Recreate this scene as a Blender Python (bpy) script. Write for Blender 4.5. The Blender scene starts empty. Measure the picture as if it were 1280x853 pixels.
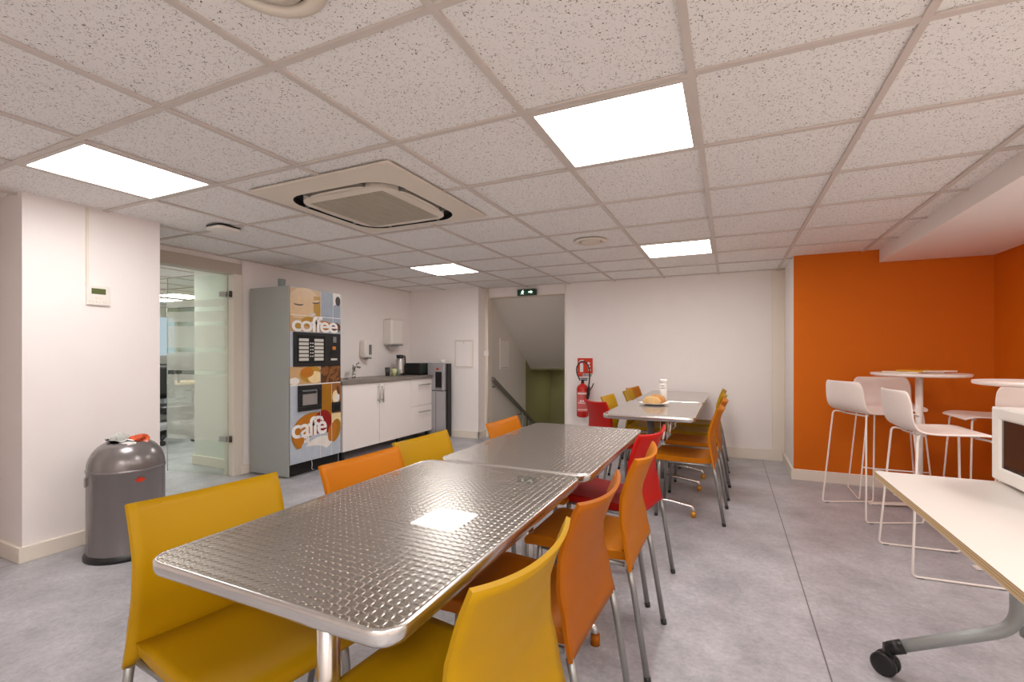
import bpy, bmesh, math, random
from mathutils import Vector, Matrix, noise
random.seed(7)
PI = math.pi
scene = bpy.context.scene
COL = scene.collection

# ------------------------------------------------------------------ materials
def srgb(r, g, b):
    f = lambda c: (c/255/12.92) if c/255 <= 0.04045 else ((c/255+0.055)/1.055)**2.4
    return (f(r), f(g), f(b), 1)

def nn(nt, t, **kw):
    n = nt.nodes.new(t)
    for k, v in kw.items():
        if k in n.inputs: n.inputs[k].default_value = v
        else: setattr(n, k, v)
    return n

def base_mat(name, col, rough=0.5, metal=0.0, **kw):
    m = bpy.data.materials.new(name); m.use_nodes = True
    b = m.node_tree.nodes['Principled BSDF']
    b.inputs['Base Color'].default_value = col
    b.inputs['Roughness'].default_value = rough
    b.inputs['Metallic'].default_value = metal
    for k, v in kw.items(): b.inputs[k].default_value = v
    return m

def mat(name, col, rough=0.5, metal=0.0, var=0.06, vscale=6.0, bump=0.0, bscale=80.0, **kw):
    """principled with gentle procedural colour variation and optional fine bump"""
    m = base_mat(name, col, rough, metal, **kw)
    nt = m.node_tree; b = nt.nodes['Principled BSDF']
    tc = nn(nt, 'ShaderNodeTexCoord')
    if var > 0:
        n = nn(nt, 'ShaderNodeTexNoise', Scale=vscale, Detail=3.0)
        nt.links.new(tc.outputs['Object'], n.inputs['Vector'])
        mr = nn(nt, 'ShaderNodeMapRange'); mr.inputs['To Min'].default_value = 1-var; mr.inputs['To Max'].default_value = 1+var
        nt.links.new(n.outputs['Fac'], mr.inputs['Value'])
        mx = nn(nt, 'ShaderNodeVectorMath', operation='SCALE'); mx.inputs[0].default_value = col[:3]
        nt.links.new(mr.outputs['Result'], mx.inputs['Scale'])
        nt.links.new(mx.outputs[0], b.inputs['Base Color'])
    if bump > 0:
        n2 = nn(nt, 'ShaderNodeTexNoise', Scale=bscale, Detail=2.0)
        nt.links.new(tc.outputs['Object'], n2.inputs['Vector'])
        bp = nn(nt, 'ShaderNodeBump', Strength=bump, Distance=0.002)
        nt.links.new(n2.outputs['Fac'], bp.inputs['Height'])
        nt.links.new(bp.outputs['Normal'], b.inputs['Normal'])
    return m

def emit(name, col, s):
    m = bpy.data.materials.new(name); m.use_nodes = True
    nt = m.node_tree; nt.nodes.clear()
    e = nn(nt, 'ShaderNodeEmission'); e.inputs['Color'].default_value = col; e.inputs['Strength'].default_value = s
    o = nn(nt, 'ShaderNodeOutputMaterial'); nt.links.new(e.outputs[0], o.inputs[0])
    return m

M = {}
M['wall'] = mat('painted_wall', srgb(240, 233, 229), 0.65, var=0.02, bump=0.15, bscale=180)
M['trim'] = mat('painted_trim', srgb(232, 222, 208), 0.45, var=0.02)
M['trim_grey'] = mat('frame_paint', srgb(188, 176, 162), 0.5, var=0.02)
M['orange_wall'] = mat('orange_paint', srgb(207, 103, 0), 0.65, var=0.03, bump=0.12, bscale=180, **{'Specular IOR Level': 0.25})
M['tbar'] = mat('ceiling_bar', srgb(206, 196, 188), 0.5, var=0.02)
M['white_plastic'] = mat('white_plastic', srgb(232, 226, 218), 0.35, var=0.02)
M['grey_plastic'] = mat('grey_plastic', srgb(120, 120, 118), 0.45)
M['black_plastic'] = mat('black_plastic', srgb(26, 25, 26), 0.4)
M['dark'] = mat('dark_gap', srgb(14, 12, 10), 0.8)
M['chrome'] = mat('chrome', srgb(205, 203, 200), 0.16, 1.0, var=0.02)
M['band'] = mat('aluminium_band', srgb(228, 225, 221), 0.24, 1.0, var=0.02)
M['steel'] = mat('satin_steel', srgb(188, 184, 180), 0.3, 1.0, var=0.03)
M['leg_steel'] = mat('chair_leg_steel', srgb(158, 157, 154), 0.42, 0.8, var=0.03)
M['alu_paint'] = mat('silver_paint', srgb(168, 172, 170), 0.4, 0.3, var=0.02)
M['yellow'] = mat('yellow_plastic', srgb(174, 131, 0), 0.5, var=0.02, bump=0.08, bscale=600, **{'Specular IOR Level': 0.2})
M['orange'] = mat('orange_plastic', srgb(184, 106, 0), 0.5, var=0.02, bump=0.08, bscale=600, **{'Specular IOR Level': 0.2})
M['amber'] = mat('dark_orange_plastic', srgb(162, 87, 0), 0.5, var=0.02, bump=0.08, bscale=600, **{'Specular IOR Level': 0.2})
M['red'] = mat('red_plastic', srgb(186, 22, 14), 0.5, var=0.02, bump=0.08, bscale=600, **{'Specular IOR Level': 0.2})
M['stool'] = mat('white_stool_shell', srgb(240, 226, 218), 0.4, var=0.02)
M['wire'] = mat('white_wire', srgb(240, 230, 222), 0.35, var=0.02)
M['laminate'] = mat('white_laminate', srgb(222, 214, 206), 0.4, var=0.015)
M['cab'] = mat('cabinet_white', srgb(240, 232, 226), 0.35, var=0.015)
M['mach_side'] = mat('machine_grey', srgb(166, 168, 164), 0.45, 0.2, var=0.03)
M['worktop'] = mat('grey_laminate', srgb(128, 120, 112), 0.4, var=0.25, vscale=9)
M['bin'] = mat('bin_paint', srgb(134, 128, 127), 0.25, 0.5, var=0.03)
M['paper'] = mat('white_paper', srgb(240, 236, 232), 0.8)
M['red_gloss'] = mat('extinguisher_red', srgb(190, 22, 14), 0.28)
M['sign_red'] = mat('sign_red', srgb(205, 50, 18), 0.5)
M['green'] = mat('exit_green', srgb(8, 84, 44), 0.4)
M['lamp'] = emit('panel_diffuser', (1, 0.985, 0.975, 1), 20.0)
M['lamp_far'] = emit('office_panel_diffuser', (1.0, 1.0, 0.96, 1), 22.0)
M['exit_glow'] = emit('exit_pictogram', (0.9, 1.0, 0.9, 1), 2.0)
M['grille'] = mat('ac_grille', srgb(186, 178, 162), 0.6)
M['ac'] = mat('ac_panel', srgb(222, 212, 196), 0.45, var=0.015)

def speckle_mat():
    m = base_mat('mineral_fibre_tile', srgb(222, 210, 202), 0.85)
    nt = m.node_tree; b = nt.nodes['Principled BSDF']; L = nt.links.new
    tc = nn(nt, 'ShaderNodeTexCoord')
    def layer(scale, th, w, seed):
        mp = nn(nt, 'ShaderNodeMapping'); mp.inputs['Location'].default_value = (seed, seed*2, 0)
        L(tc.outputs['Object'], mp.inputs['Vector'])
        ns = nn(nt, 'ShaderNodeTexNoise', Scale=scale*0.8, Detail=1.0)
        L(mp.outputs[0], ns.inputs['Vector'])
        ad = nn(nt, 'ShaderNodeVectorMath', operation='MULTIPLY_ADD')
        ad.inputs[1].default_value = (0.02, 0.02, 0)
        L(ns.outputs['Color'], ad.inputs[0]); L(mp.outputs[0], ad.inputs[2])
        v = nn(nt, 'ShaderNodeTexVoronoi', Scale=scale); L(ad.outputs[0], v.inputs['Vector'])
        r = nn(nt, 'ShaderNodeMapRange'); r.inputs['From Min'].default_value = th; r.inputs['From Max'].default_value = th+w
        L(v.outputs['Distance'], r.inputs['Value'])
        # keep only a share of the cells
        sc = nn(nt, 'ShaderNodeSeparateColor'); L(v.outputs['Color'], sc.inputs[0])
        g = nn(nt, 'ShaderNodeMath', operation='GREATER_THAN'); g.inputs[1].default_value = 0.45
        L(sc.outputs[0], g.inputs[0])
        mx = nn(nt, 'ShaderNodeMath', operation='MAXIMUM'); L(g.outputs[0], mx.inputs[0]); L(r.outputs[0], mx.inputs[1])
        return mx
    a = layer(100, 0.17, 0.10, 0.0); c = layer(190, 0.2, 0.12, 3.7)
    mu = nn(nt, 'ShaderNodeMath', operation='MULTIPLY'); L(a.outputs[0], mu.inputs[0]); L(c.outputs[0], mu.inputs[1])
    mix = nn(nt, 'ShaderNodeMix', data_type='RGBA')
    mix.inputs['A'].default_value = srgb(118, 104, 94); mix.inputs['B'].default_value = srgb(238, 236, 233)
    L(mu.outputs[0], mix.inputs['Factor']); L(mix.outputs['Result'], b.inputs['Base Color'])
    bp = nn(nt, 'ShaderNodeBump', Strength=0.5, Distance=0.002); L(mu.outputs[0], bp.inputs['Height']); L(bp.outputs[0], b.inputs['Normal'])
    return m
M['tile'] = speckle_mat()

def floor_mat():
    m = base_mat('grey_vinyl', srgb(150, 144, 146), 0.38)
    nt = m.node_tree; b = nt.nodes['Principled BSDF']; L = nt.links.new
    tc = nn(nt, 'ShaderNodeTexCoord')
    n1 = nn(nt, 'ShaderNodeTexNoise', Scale=3.5, Detail=8.0, Roughness=0.7)
    n2 = nn(nt, 'ShaderNodeTexNoise', Scale=45.0, Detail=5.0, Roughness=0.7)
    L(tc.outputs['Object'], n1.inputs['Vector']); L(tc.outputs['Object'], n2.inputs['Vector'])
    r1 = nn(nt, 'ShaderNodeValToRGB'); L(n1.outputs['Fac'], r1.inputs[0])
    r1.color_ramp.elements[0].position = 0.32; r1.color_ramp.elements[0].color = srgb(150, 148, 152)
    r1.color_ramp.elements[1].position = 0.68; r1.color_ramp.elements[1].color = srgb(192, 190, 194)
    mx = nn(nt, 'ShaderNodeMix', data_type='RGBA', blend_type='OVERLAY'); mx.inputs['Factor'].default_value = 0.42
    L(r1.outputs[0], mx.inputs['A']); L(n2.outputs['Fac'], mx.inputs['B'])
    # welded seams of the sheet, running in y every 2 m from x = 1.05
    sp = nn(nt, 'ShaderNodeSeparateXYZ'); L(tc.outputs['Object'], sp.inputs[0])
    ad = nn(nt, 'ShaderNodeMath', operation='ADD'); ad.inputs[1].default_value = 18.95; L(sp.outputs['X'], ad.inputs[0])
    pm = nn(nt, 'ShaderNodeMath', operation='PINGPONG'); pm.inputs[1].default_value = 1.0; L(ad.outputs[0], pm.inputs[0])
    lt = nn(nt, 'ShaderNodeMapRange'); lt.inputs['From Min'].default_value = 0.0015; lt.inputs['From Max'].default_value = 0.004
    L(pm.outputs[0], lt.inputs['Value'])
    m2 = nn(nt, 'ShaderNodeMix', data_type='RGBA'); m2.inputs['A'].default_value = srgb(96, 90, 94)
    L(lt.outputs[0], m2.inputs['Factor']); L(mx.outputs['Result'], m2.inputs['B']); L(m2.outputs['Result'], b.inputs['Base Color'])
    rr = nn(nt, 'ShaderNodeMapRange'); rr.inputs['To Min'].default_value = 0.28; rr.inputs['To Max'].default_value = 0.5
    L(n1.outputs['Fac'], rr.inputs['Value']); L(rr.outputs[0], b.inputs['Roughness'])
    return m
M['floor'] = floor_mat()

ANISO, RIM, ROUGH = 0.45, 0.0013, 0.27
def swirl_mat():
    """engine-turned steel: overlapping brushed discs 2 cm apart"""
    m = base_mat('engine_turned_steel', srgb(198, 192, 183), 0.3, 1.0)
    nt = m.node_tree; b = nt.nodes['Principled BSDF']; L = nt.links.new
    tc = nn(nt, 'ShaderNodeTexCoord')
    sc = nn(nt, 'ShaderNodeVectorMath', operation='SCALE'); sc.inputs['Scale'].default_value = 1/0.0205
    L(tc.outputs['Object'], sc.inputs[0])
    fr = nn(nt, 'ShaderNodeVectorMath', operation='FRACTION'); L(sc.outputs[0], fr.inputs[0])
    su = nn(nt, 'ShaderNodeVectorMath', operation='SUBTRACT'); su.inputs[1].default_value = (0.4, 0.4, 0)
    L(fr.outputs[0], su.inputs[0])
    mu = nn(nt, 'ShaderNodeVectorMath', operation='MULTIPLY'); mu.inputs[1].default_value = (1, 1, 0); L(su.outputs[0], mu.inputs[0])
    cr = nn(nt, 'ShaderNodeVectorMath', operation='CROSS_PRODUCT'); cr.inputs[0].default_value = (0, 0, 1); L(mu.outputs[0], cr.inputs[1])
    no = nn(nt, 'ShaderNodeVectorMath', operation='NORMALIZE'); L(cr.outputs[0], no.inputs[0])
    b.inputs['Anisotropic'].default_value = ANISO
    L(no.outputs[0], b.inputs['Tangent'])
    ln = nn(nt, 'ShaderNodeVectorMath', operation='LENGTH'); L(mu.outputs[0], ln.inputs[0])
    # the rim of each disc, where it laps over the next one
    rim = nn(nt, 'ShaderNodeMapRange', interpolation_type='SMOOTHSTEP'); rim.inputs['From Min'].default_value = 0.42; rim.inputs['From Max'].default_value = 0.62
    rim.inputs['To Min'].default_value = 1.0; rim.inputs['To Max'].default_value = 0.0; L(ln.outputs['Value'], rim.inputs['Value'])
    bp = nn(nt, 'ShaderNodeBump', Strength=1.0, Distance=RIM); L(rim.outputs[0], bp.inputs['Height']); L(bp.outputs[0], b.inputs['Normal'])
    b.inputs['Roughness'].default_value = ROUGH
    b.inputs['Coat Weight'].default_value = 0.6; b.inputs['Coat Roughness'].default_value = 0.02; b.inputs['Coat IOR'].default_value = 1.6
    return m
M['swirl'] = swirl_mat()

def ply_edge():
    m = base_mat('ply_edge', srgb(190, 160, 116), 0.6)
    nt = m.node_tree; b = nt.nodes['Principled BSDF']; L = nt.links.new
    tc = nn(nt, 'ShaderNodeTexCoord'); sp = nn(nt, 'ShaderNodeSeparateXYZ'); L(tc.outputs['Object'], sp.inputs[0])
    mu = nn(nt, 'ShaderNodeMath', operation='MULTIPLY'); mu.inputs[1].default_value = 900; L(sp.outputs['Z'], mu.inputs[0])
    si = nn(nt, 'ShaderNodeMath', operation='SINE'); L(mu.outputs[0], si.inputs[0])
    mr = nn(nt, 'ShaderNodeMapRange'); mr.inputs['From Min'].default_value = -1; L(si.outputs[0], mr.inputs['Value'])
    mx = nn(nt, 'ShaderNodeMix', data_type='RGBA'); mx.inputs['A'].default_value = srgb(168, 138, 96); mx.inputs['B'].default_value = srgb(208, 182, 140)
    L(mr.outputs[0], mx.inputs['Factor']); L(mx.outputs['Result'], b.inputs['Base Color'])
    return m
M['ply'] = ply_edge()

def glass_mat(name, milk, tint):
    """thin pane: mostly see-through with a fresnel reflection; milk adds the frosted film"""
    m = bpy.data.materials.new(name); m.use_nodes = True; nt = m.node_tree; nt.nodes.clear(); L = nt.links.new
    o = nn(nt, 'ShaderNodeOutputMaterial'); tr = nn(nt, 'ShaderNodeBsdfTransparent'); tr.inputs['Color'].default_value = tint
    gl = nn(nt, 'ShaderNodeBsdfGlossy'); gl.inputs['Roughness'].default_value = 0.03
    df = nn(nt, 'ShaderNodeBsdfTranslucent'); df.inputs['Color'].default_value = (0.95, 0.97, 0.93, 1)
    d2 = nn(nt, 'ShaderNodeBsdfDiffuse'); d2.inputs['Color'].default_value = (0.93, 0.95, 0.91, 1)
    nz = nn(nt, 'ShaderNodeTexNoise', Scale=3.0)
    dm = nn(nt, 'ShaderNodeMixShader'); dm.inputs[0].default_value = 0.5; L(df.outputs[0], dm.inputs[1]); L(d2.outputs[0], dm.inputs[2])
    m1 = nn(nt, 'ShaderNodeMixShader'); L(tr.outputs[0], m1.inputs[1]); L(dm.outputs[0], m1.inputs[2])
    mr = nn(nt, 'ShaderNodeMapRange'); mr.inputs['To Min'].default_value = milk*0.97; mr.inputs['To Max'].default_value = milk*1.03
    L(nz.outputs['Fac'], mr.inputs['Value']); L(mr.outputs[0], m1.inputs[0])
    lw = nn(nt, 'ShaderNodeLayerWeight', Blend=0.5); pw_ = nn(nt, 'ShaderNodeMath', operation='POWER'); pw_.inputs[1].default_value = 5.0; L(lw.outputs['Facing'], pw_.inputs[0]); fz = nn(nt, 'ShaderNodeMath', operation='MULTIPLY_ADD'); fz.inputs[1].default_value = 0.5; fz.inputs[2].default_value = 0.025; L(pw_.outputs[0], fz.inputs[0]); m2 = nn(nt, 'ShaderNodeMixShader'); L(fz.outputs[0], m2.inputs[0]); L(m1.outputs[0], m2.inputs[1]); L(gl.outputs[0], m2.inputs[2])
    L(m2.outputs[0], o.inputs[0]); return m
M['glass'] = glass_mat('clear_glass', 0.02, (0.93, 0.97, 0.94, 1))
M['frost'] = glass_mat('frosted_film', 0.36, (0.97, 0.98, 0.96, 1))
M['tint'] = glass_mat('cup_glass', 0.25, (0.85, 0.9, 0.82, 1))

# ------------------------------------------------------------------ mesh helpers
def new_bm(): return bmesh.new()

def add_box(bm, x0, x1, y0, y1, z0, z1, mi=0, bev=0.0, seg=2):
    r = bmesh.ops.create_cube(bm, size=1.0)
    vs = r['verts']
    for v in vs:
        v.co = Vector((x0+(v.co.x+.5)*(x1-x0), y0+(v.co.y+.5)*(y1-y0), z0+(v.co.z+.5)*(z1-z0)))
    fs = set(f for v in vs for f in v.link_faces)
    if bev > 0:
        es = list(set(e for f in fs for e in f.edges))
        r = bmesh.ops.bevel(bm, geom=es, offset=bev, segments=seg, affect='EDGES', profile=0.5)
        fs = set(f for f in r['faces']) | set(f for v in r['verts'] for f in v.link_faces) | set(f for f in fs if f.is_valid)
    for f in fs:
        if f.is_valid: f.material_index = mi
    return fs

def smooth_path(pts, r=0.03, n=5):
    """round the corners of a polyline"""
    pts = [Vector(p) for p in pts]
    if len(pts) < 3: return pts
    out = [pts[0]]
    for i in range(1, len(pts)-1):
        a, b, c = pts[i-1], pts[i], pts[i+1]
        d1 = (a-b); d2 = (c-b)
        k = min(r, d1.length*.49, d2.length*.49)
        p = b+d1.normalized()*k; q = b+d2.normalized()*k
        for j in range(n+1):
            t = j/n
            out.append(p*(1-t)**2 + b*2*t*(1-t) + q*t*t)
    out.append(pts[-1]); return out

def add_tube(bm, pts, r, seg=10, mi=0, caps=True, sx=1.0):
    pts = [Vector(p) for p in pts]
    rs = r if isinstance(r, (list, tuple)) else [r]*len(pts)
    rings = []; up = None
    for i, p in enumerate(pts):
        t = (pts[min(i+1, len(pts)-1)] - pts[max(i-1, 0)])
        if t.length < 1e-9: t = Vector((0, 0, 1))
        t.normalize()
        if up is None:
            up = Vector((0, 0, 1)) if abs(t.z) < .9 else Vector((1, 0, 0))
        a = t.cross(up)
        if a.length < 1e-6: a = t.orthogonal()
        a.normalize(); b_ = a.cross(t).normalized(); up = b_
        rings.append([bm.verts.new(p + a*math.cos(2*PI*k/seg)*rs[i]*sx + b_*math.sin(2*PI*k/seg)*rs[i]) for k in range(seg)])
    for i in range(len(rings)-1):
        for k in range(seg):
            f = bm.faces.new((rings[i][k], rings[i][(k+1) % seg], rings[i+1][(k+1) % seg], rings[i+1][k])); f.material_index = mi; f.smooth = True
    if caps:
        f = bm.faces.new(rings[0][::-1]); f.material_index = mi
        f = bm.faces.new(rings[-1]); f.material_index = mi

def add_lathe(bm, prof, seg=32, c=(0, 0), mi=0, mis=None):
    rings = []
    for (r, z) in prof:
        if r < 1e-5: rings.append([bm.verts.new((c[0], c[1], z))])
        else: rings.append([bm.verts.new((c[0]+r*math.cos(2*PI*k/seg), c[1]+r*math.sin(2*PI*k/seg), z)) for k in range(seg)])
    for i in range(len(rings)-1):
        a, b = rings[i], rings[i+1]; m_ = mis[i] if mis else mi
        for k in range(seg):
            if len(a) == 1 and len(b) == 1: continue
            if len(a) == 1: f = bm.faces.new((a[0], b[(k+1) % seg], b[k]))
            elif len(b) == 1: f = bm.faces.new((a[k], a[(k+1) % seg], b[0]))
            else: f = bm.faces.new((a[k], a[(k+1) % seg], b[(k+1) % seg], b[k]))
            f.smooth = True; f.material_index = m_

def add_poly(bm, pts, thick=None, mi=0):
    """flat polygon, optionally given a thickness vector"""
    vs = [bm.verts.new(p) for p in pts]
    f = bm.faces.new(vs); f.material_index = mi
    if thick is not None:
        t = Vector(thick)
        r = bmesh.ops.extrude_face_region(bm, geom=[f])
        nv = [g for g in r['geom'] if isinstance(g, bmesh.types.BMVert)]
        for v in nv: v.co += t
        for g in r['geom']:
            if isinstance(g, bmesh.types.BMFace): g.material_index = mi
        for v in nv:
            for q in v.link_faces: q.material_index = mi
    return f

def rrect(hx, hy, r, n=5):
    out = []
    for cx, cy, a0 in ((hx-r, hy-r, 0), (-hx+r, hy-r, 90), (-hx+r, -hy+r, 180), (hx-r, -hy+r, 270)):
        for k in range(n+1):
            a = math.radians(a0+90*k/n); out.append((cx+r*math.cos(a), cy+r*math.sin(a)))
    return out

def shell(bm, grid, th):
    """closed slab from a grid of points (rows of equal length)"""
    nr, nc = len(grid), len(grid[0])
    P = [[Vector(p) for p in row] for row in grid]
    N = [[None]*nc for _ in range(nr)]
    for i in range(nr):
        for j in range(nc):
            du = P[min(i+1, nr-1)][j]-P[max(i-1, 0)][j]; dv = P[i][min(j+1, nc-1)]-P[i][max(j-1, 0)]
            N[i][j] = du.cross(dv).normalized()
    A = [[bm.verts.new(P[i][j]+N[i][j]*th/2) for j in range(nc)] for i in range(nr)]
    B = [[bm.verts.new(P[i][j]-N[i][j]*th/2) for j in range(nc)] for i in range(nr)]
    def q(a, b, c, d, s=True):
        f = bm.faces.new((a, b, c, d)); f.smooth = s
    for i in range(nr-1):
        for j in range(nc-1):
            q(A[i][j], A[i+1][j], A[i+1][j+1], A[i][j+1]); q(B[i][j], B[i][j+1], B[i+1][j+1], B[i+1][j])
    for i in range(nr-1):
        q(A[i][0], B[i][0], B[i+1][0], A[i+1][0], False); q(A[i][-1], A[i+1][-1], B[i+1][-1], B[i][-1], False)
    for j in range(nc-1):
        q(A[0][j], A[0][j+1], B[0][j+1], B[0][j], False); q(A[-1][j], B[-1][j], B[-1][j+1], A[-1][j+1], False)

def obj(name, bm, mats, parent=None, loc=None, bevel=0.0, bseg=2, fix=True, auto=False):
    if fix: bmesh.ops.recalc_face_normals(bm, faces=bm.faces)
    me = bpy.data.meshes.new(name); bm.to_mesh(me); bm.free()
    if not isinstance(mats, (list, tuple)): mats = [mats]
    for m_ in mats: me.materials.append(M[m_] if isinstance(m_, str) else m_)
    o = bpy.data.objects.new(name, me); COL.objects.link(o)
    if parent is not None: o.parent = parent
    if loc is not None: o.location = loc
    if bevel > 0:
        b = o.modifiers.new('bevel', 'BEVEL'); b.width = bevel; b.segments = bseg; b.limit_method = 'ANGLE'; b.angle_limit = math.radians(40)
    return o

def thing(name, label, cat, loc=(0, 0, 0), rz=0.0, group=None):
    o = bpy.data.objects.new(name, None); COL.objects.link(o)
    o.empty_display_size = 0.1; o.location = loc; o.rotation_euler = (0, 0, rz)
    o['label'] = label; o['category'] = cat
    if group: o['group'] = group
    return o

def tag(o, label, cat, group=None):
    o['label'] = label; o['category'] = cat
    if group: o['group'] = group
    return o

def struct(name, bm, m, bevel=0.0):
    o = obj(name, bm, m, bevel=bevel); o['kind'] = 'structure'; return o

def sbox(name, m, *b, bevel=0.0):
    bm = new_bm(); add_box(bm, *b); return struct(name, bm, m, bevel)

def boxpart(name, m, parent, b, bev=0.003, loc=None):
    bm = new_bm(); add_box(bm, *b, bev=bev); return obj(name, bm, m, parent, loc)

def text(name, body, size, m, parent, mtx, extrude=0.001, align='LEFT', sx=1.0):
    cu = bpy.data.curves.new(name, 'FONT'); cu.body = body; cu.size = size; cu.extrude = extrude; cu.align_x = align
    cu.resolution_u = 4; cu.offset = size*0.018; cu.space_character = 0.86
    t = bpy.data.objects.new(name+'_tmp', cu); COL.objects.link(t)
    dg = bpy.context.evaluated_depsgraph_get(); dg.update()
    me = bpy.data.meshes.new_from_object(t.evaluated_get(dg)); me.name = name
    bpy.data.objects.remove(t); bpy.data.curves.remove(cu)
    me.materials.clear(); me.materials.append(M[m] if isinstance(m, str) else m)
    me.transform(mtx @ Matrix.Diagonal((sx, 1, 1, 1)))
    o = bpy.data.objects.new(name, me); COL.objects.link(o); o.parent = parent
    return o

def copy_tree(o, parent=None):
    c = o.copy(); COL.objects.link(c); c.parent = parent
    for ch in list(o.children): copy_tree(ch, c)
    return c

# ------------------------------------------------------------------ camera
CAM = (0.7118, -1.6355, 1.19)
cam = bpy.data.cameras.new('camera'); co = bpy.data.objects.new('camera', cam); COL.objects.link(co)
co.location = CAM; co.rotation_euler = (PI/2, 0, 0.43371)
cam.sensor_width = 36; cam.lens = 585.9*36/1280; cam.shift_y = 15.2/1280; cam.clip_start = 0.05
scene.camera = co

# ------------------------------------------------------------------ room shell
H = 2.1
XL, XR, YB, YO, YF = -3.63, 2.68, 4.29, 3.5, -3.4      # kitchen wall, right wall, back wall, orange wall, wall behind the camera
bm = new_bm()
add_box(bm, -9.6, 2.9, -3.6, 4.34, -0.1, 0.0)
struct('floor', bm, 'floor')

# ceiling: tiles laid in a grid of bars, 0.6 m apart; openings for the lights
LIGHTS = [(0, 0), (-4, -1), (-4, 4), (0, 4)]
bm = new_bm()
for i in range(-17, 5):
    for j in range(-6, 8):
        x0, x1, y0, y1 = i*.6, i*.6+.6, j*.6, j*.6+.6
        if (i, j) in LIGHTS: continue
        if x0 > 1.9: continue
        x1 = min(x1, 1.93)
        dz = random.uniform(0, 0.0015)
        v = [bm.verts.new((a, b, H+.008+dz)) for a, b in ((x0, y0), (x1, y0), (x1, y1), (x0, y1))]
        bm.faces.new(v[::-1])
add_box(bm, -10.3, 3, -3.7, 4.9, H+.02, H+.12)
add_box(bm, -10.3, 3, -3.7, 4.9, H+.12, H+.16)
struct('ceiling', bm, 'tile')
bm = new_bm()
for i in range(-16, 4):
    add_box(bm, i*.6-.012, i*.6+.012, -3.6, 4.3, H-.001, H+.0075)
for j in range(-5, 8):
    add_box(bm, -9.6, 1.93, j*.6-.012, j*.6+.012, H-.0004, H+.0075)
struct('trim_1', bm, 'tbar')

# walls
sbox('wall_back', 'wall', -1.25, 1.4, YB, YB+.12, 0, H+.05)
sbox('wall_lintel', 'wall', -2.45, -1.25, YB, YB+.12, 1.985, H+.05)
bm = new_bm(); add_box(bm, -3.75, -2.45, 4.08, 4.30, 0, H+.05)     # boxed-out wall beside the counter
struct('wall_corner', bm, 'wall')
sbox('wall_kitchen', 'wall', XL-.12, XL, 1.41, 4.2, 0, H+.05)
sbox('wall_door_head', 'wall', XL-.12, XL, .30, 1.42, 2.045, H+.05)
sbox('wall_pier', 'wall', -4.3, -2.93, -.39, .32, 0, H+.05)
sbox('wall_left', 'wall', -4.4, -4.3, -3.5, -.2, 0, H+.05)
sbox('wall_left_blocker', 'wall', -4.3, -2.93, -3.4, -.70, 0, H+.05)  # unseen block added to keep light off the side face of the pier
sbox('wall_front', 'wall', -4.4, 2.8, YF-.1, YF, 0, H+.05)
sbox('wall_return', 'wall', 1.265, 2.8, YO+.004, YB+.1, 0, H+.05)
bm = new_bm(); add_box(bm, 1.265, 2.8, YO, YO+.0035, 0, H+.05)
struct('wall_orange_back', bm, 'orange_wall')
sbox('wall_right', 'orange_wall', XR, XR+.1, 2.3, YO+.1, 0, H+.05)
sbox('wall_right_white', 'wall', XR, XR+.1, YF, 2.3, 0, H+.05)  # unseen stretch of the wall, made white to lessen the red bounce
bm = new_bm(); add_box(bm, 1.92, XR+.05, YF, YO+.0, 1.995, H+.04)
struct('trim_2', bm, 'wall')                                        # dropped soffit along the right wall
# boxed pipe in the corner of the back wall
sbox('trim_3', 'trim', 1.145, 1.265, YB-.03, YB, .12, H, bevel=.004)

# baseboards
def bb(name, x0, x1, y0, y1, h=.1):
    bm = new_bm(); add_box(bm, x0, x1, y0, y1, 0, h, bev=.004); return struct(name, bm, 'trim')
bb('baseboard_back', -1.25, 1.25, YB-.018, YB+.002, .12)
bb('baseboard_return', 1.245, 1.268, YO-.02, YB-.02, .1)
bb('baseboard_orange_back', 1.2685, XR, YO-.02, YO+.002, .1)
bb('baseboard_right', XR-.018, XR+.002, YF, YO, .1)
bb('baseboard_corner', -3.63, -2.43, 4.06, 4.082, .1)
bb('baseboard_corner_side', -2.452, -2.43, 4.06, 4.29, .1)
bb('baseboard_kitchen', XL-.002, XL+.016, 1.41, 4.08, .09)
bb('baseboard_pier', -2.932, -2.913, -.41, .33, .09)
bb('baseboard_pier_side', -4.3, -2.934, -.41, -.388, .09)
bb('baseboard_front', -4.3, 2.68, YF-.002, YF+.018, .09)

# stairwell behind the back wall
GREEN = mat('stairwell_green_light', srgb(158, 154, 112), 0.7, var=.03)  # yellow-green light of the lower level put into the wall colour
M['green_lit_wall'] = GREEN
M['stair_wall'] = mat('stairwell_wall', srgb(226, 220, 212), 0.7, var=.02)
bm = new_bm(); add_box(bm, -2.6, -2.451, 4.30, 5.75, -2.4, 2.3)
struct('wall_stair_left', bm, 'stair_wall')
bm = new_bm(); add_box(bm, -1.2, -1.05, 4.41, 8.2, -2.4, 2.3); struct('wall_stair_right', bm, 'stair_wall')
bm = new_bm(); add_poly(bm, [(-3.2, 4.41, 2.0), (-3.2, 4.41, 2.15), (-3.2, 5.98, 1.05), (-3.2, 5.98, .93)], (2.1, 0, 0))
struct('wall_stair_soffit', bm, 'stair_wall')
bm = new_bm(); add_box(bm, -3.2, -1.05, 5.98, 6.1, .9, 1.5); struct('wall_stair_header', bm, 'green_lit_wall')
bm = new_bm(); add_box(bm, -3.4, -1.05, 7.0, 7.1, -2.4, 1.5); struct('wall_stair_end', bm, 'green_lit_wall')
bm = new_bm(); add_box(bm, -2.62, -2.46, 5.75, 7.0, -2.4, 1.2); struct('wall_stair_lower', bm, 'green_lit_wall')
bm = new_bm(); add_box(bm, -3.4, -1.05, 6.1, 7.0, .9, 1.0); struct('wall_stair_cover', bm, 'stair_wall')
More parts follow.
